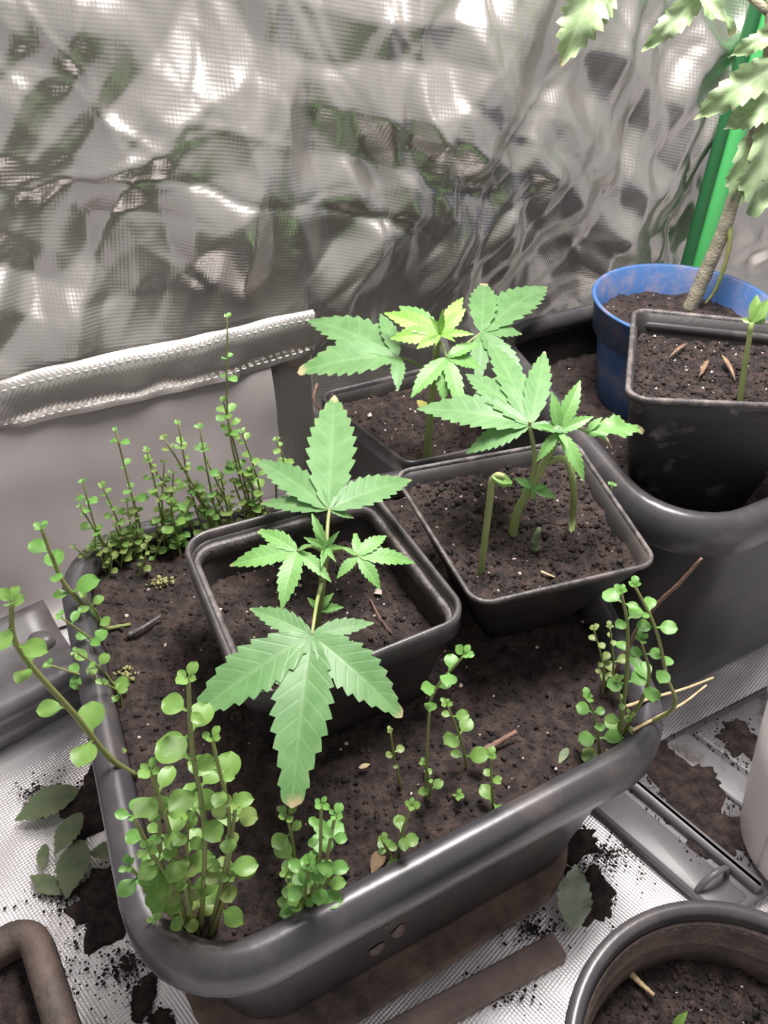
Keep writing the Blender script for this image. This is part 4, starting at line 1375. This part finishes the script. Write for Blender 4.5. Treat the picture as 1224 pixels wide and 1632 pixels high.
def flatleaf(a, c, wr, mat, name, label, cat, z0, z1=None, **kw):
    z1 = z0 if z1 is None else z1
    kw.setdefault('teeth', 7); kw.setdefault('tooth', 0.15); kw.setdefault('arch', 0.05); kw.setdefault('fold', 0.15)
    v, f, uv, dr = leaflet_geo(P(*a, z0), P(*c, z1), wr, (0, 0, 1), **kw)
    return tag(obj(name, v, f, mat), label, cat)
zf = FZ + 0.003
flatleaf((126, 1258), (24, 1308), 0.45, M['oldleaf'], 'fallen_leaf', 'pointed wilted leaf lying apart by the foot of the grey tray', 'leaf', zf, zf + 0.002)
flatleaf((130, 1295), (88, 1362), 0.62, M['oldleaf'], 'fallen_leaf', 'broad wilted leaf overlapping the upper end of the largest fallen leaf', 'leaf', zf + 0.006, zf + 0.004)
flatleaf((128, 1338), (106, 1432), 0.62, M['oldleaf'], 'fallen_leaf', 'largest dull green fallen leaf with a pale midrib on the silver foil', 'leaf', zf + 0.003)
flatleaf((100, 1424), (48, 1396), 0.6, M['oldleaf'], 'fallen_leaf', 'small curled wilted leaf at the lower end of the largest fallen leaf', 'leaf', zf)
flatleaf((196, 1352), (140, 1362), 0.62, M['oldleaf'], 'fallen_leaf', 'wilted leaf half tucked beneath the planter rim', 'leaf', zf + 0.001)
flatleaf((72, 1345), (66, 1388), 0.5, M['oldleaf'], 'fallen_leaf', 'narrow dark wilted leaf beside the largest fallen leaf', 'leaf', zf)
flatleaf((912, 1482), (918, 1378), 0.8, M['paleleaf'], 'fallen_leaf', 'bleached pale grey-green leaf on the foil between the tub and round pot', 'leaf', zf + 0.003, zf + 0.010, wave=0.05)
flatleaf((612, 1352), (592, 1392), 0.55, M['deadleaf'], 'dead_leaf', 'flat brown dead leaf on the planter soil', 'leaf', 0.092, 0.091)
flatleaf((1128, 574), (1114, 602), 0.28, M['deadleaf'], 'dead_leaf', 'shrivelled brown leaf on the soil of the scuffed square pot', 'leaf', 0.197, 0.194, wave=0.06)
flatleaf((1150, 565), (1172, 606), 0.14, M['deadleaf'], 'dead_leaf', 'thin brown leaf sliver next to the seedling in the scuffed pot', 'leaf', 0.196, 0.194)
flatleaf((1095, 547), (1066, 570), 0.13, M['twig'], 'bark_chip', 'long brown bark chip on the soil of the scuffed square pot', 'bark', 0.194)
flatleaf((1072, 1640), (1096, 1612), 0.5, M['weed'], 'sprout_leaf', 'small fresh green sprout leaf on the soil of the round black pot', 'leaf', 0.070, 0.078)
flatleaf((735, 1210), (722, 1228), 0.5, M['deadleaf'], 'dead_leaf', 'small crumpled tan leaf scrap on soil in front of the dusty-ledged pot', 'leaf', 0.091) if False else None
flatleaf((572, 1224), (590, 1218), 0.45, M['straw'], 'leaf_scrap', 'small orange-tan leaf scrap on the soil in front of the dusty-ledged pot', 'leaf', 0.091)
flatleaf((905, 1192), (890, 1218), 0.5, M['oldleaf'], 'leaf_scrap', 'small yellow-olive leaf scrap on the soil by the planter rim', 'leaf', 0.091)

def moss(px, py, z, rx, n_, label):
    c = P(px, py, z)
    pts = [(c.x + random.gauss(0, rx), c.y + random.gauss(0, rx * 0.5), z + random.uniform(0, 0.003)) for _ in range(n_)]
    v, f = crumbs(pts, 0.0008, 0.0024, 0.5)
    tag(obj('moss_clump', v, f, M['moss']), label, 'moss')
moss(206, 1073, 0.088, 0.0045, 40, 'small yellow-green moss clump lying on the planter soil below the grey stick')
moss(256, 930, 0.088, 0.0045, 40, 'small olive moss clump on the planter soil between the weed row and the dusty-ledged pot')

# pebbles seen singly
def pebble(px, py, z, r, label, mat='perlite'):
    v, f = crumbs([P(px, py, z)], r, r * 1.01, 0.8)
    tag(obj('pebble', v, f, M[mat], smooth=False), label, 'pebble')
pebble(431, 1104, 0.129, 0.0028, 'pinkish white pebble in the front corner of the dusty-ledged pot')
pebble(590, 662, 0.086, 0.0024, 'pinkish pebble on the soil under the pale-topped hemp plant')
pebble(603, 943, 0.127, 0.0025, 'pale tan pebble at the withered tip of the right young hemp leaf')

# spilled soil on the foil
def spill(name, regions, label, z=FZ):
    pts = []
    v, f = [], []
    for (px, py, rx, ry, n_, mound) in regions:
        c = P(px, py, z)
        ex = (P(px + rx, py, z) - c).length
        ey = (P(px, py - ry, z) - c).length
        for _ in range(int(n_ * 1.8)):
            a, q = random.random() * 6.28, abs(random.gauss(0, 0.55))
            k = 1 + 0.5 * mnoise.noise(Vector((math.cos(a) * 2, math.sin(a) * 2, px)))
            pts.append((c.x + ex * q * k * math.cos(a), c.y + ey * q * k * math.sin(a), z + 0.0005))
        if mound:
            k0 = len(v)
            n = 40
            v.append((c.x, c.y, z + mound))
            for q in (0.3, 0.6, 0.85, 1.0):
                for i in range(n):
                    a = 2 * math.pi * i / n
                    k = 1 + 0.55 * mnoise.fractal(Vector((math.cos(a) * 1.6, math.sin(a) * 1.6, px * 0.1)), 0.8, 2, 4)
                    x, y = c.x + ex * q * k * math.cos(a), c.y + ey * q * k * math.sin(a)
                    v.append((x, y, z - 0.004 * (q == 1.0) + mound * (1 - q * q) * (1 + 0.5 * fbm(x, y, 200))))
            f += [(k0, k0 + 1 + i, k0 + 1 + (i + 1) % n) for i in range(n)]
            for r_ in range(3):
                for i in range(n):
                    i2 = (i + 1) % n
                    f.append((k0 + 1 + r_ * n + i, k0 + 1 + (r_ + 1) * n + i, k0 + 1 + (r_ + 1) * n + i2, k0 + 1 + r_ * n + i2))
    cv, cf = crumbs(pts, 0.0004, 0.0014)
    k = len(v)
    v += cv
    f += [tuple(i + k for i in t) for t in cf]
    o = obj(name, v, f, M['soil'])
    return tag(o, label, 'soil', kind='stuff')
spill('spilled_soil', [(165, 1440, 55, 60, 500, 0.004), (150, 1270, 45, 50, 300, 0.003), (225, 1590, 22, 36, 160, 0.002), (110, 1420, 60, 40, 250, 0),
                       (200, 1540, 60, 50, 260, 0), (255, 1625, 20, 20, 80, 0.001), (60, 1260, 60, 30, 120, 0), (90, 1560, 60, 50, 120, 0)],
      'loose soil spilled on the silver foil around the fallen leaves')
spill('spilled_soil', [(935, 1420, 40, 42, 350, 0.003), (905, 1340, 45, 25, 260, 0.002), (970, 1360, 60, 40, 160, 0), (850, 1480, 60, 40, 160, 0), (800, 1580, 60, 30, 120, 0)],
      'loose soil spilled on the foil beside the bleached pale leaf')
spill('spilled_soil', [(1090, 1250, 62, 55, 900, 0.005), (1150, 1330, 55, 40, 500, 0.004), (1050, 1210, 50, 30, 400, 0.004), (1180, 1180, 40, 30, 160, 0.001), (1150, 1230, 60, 50, 250, 0)],
      'loose soil lying in the grooves of the ribbed grey tray', FZ + 0.006)
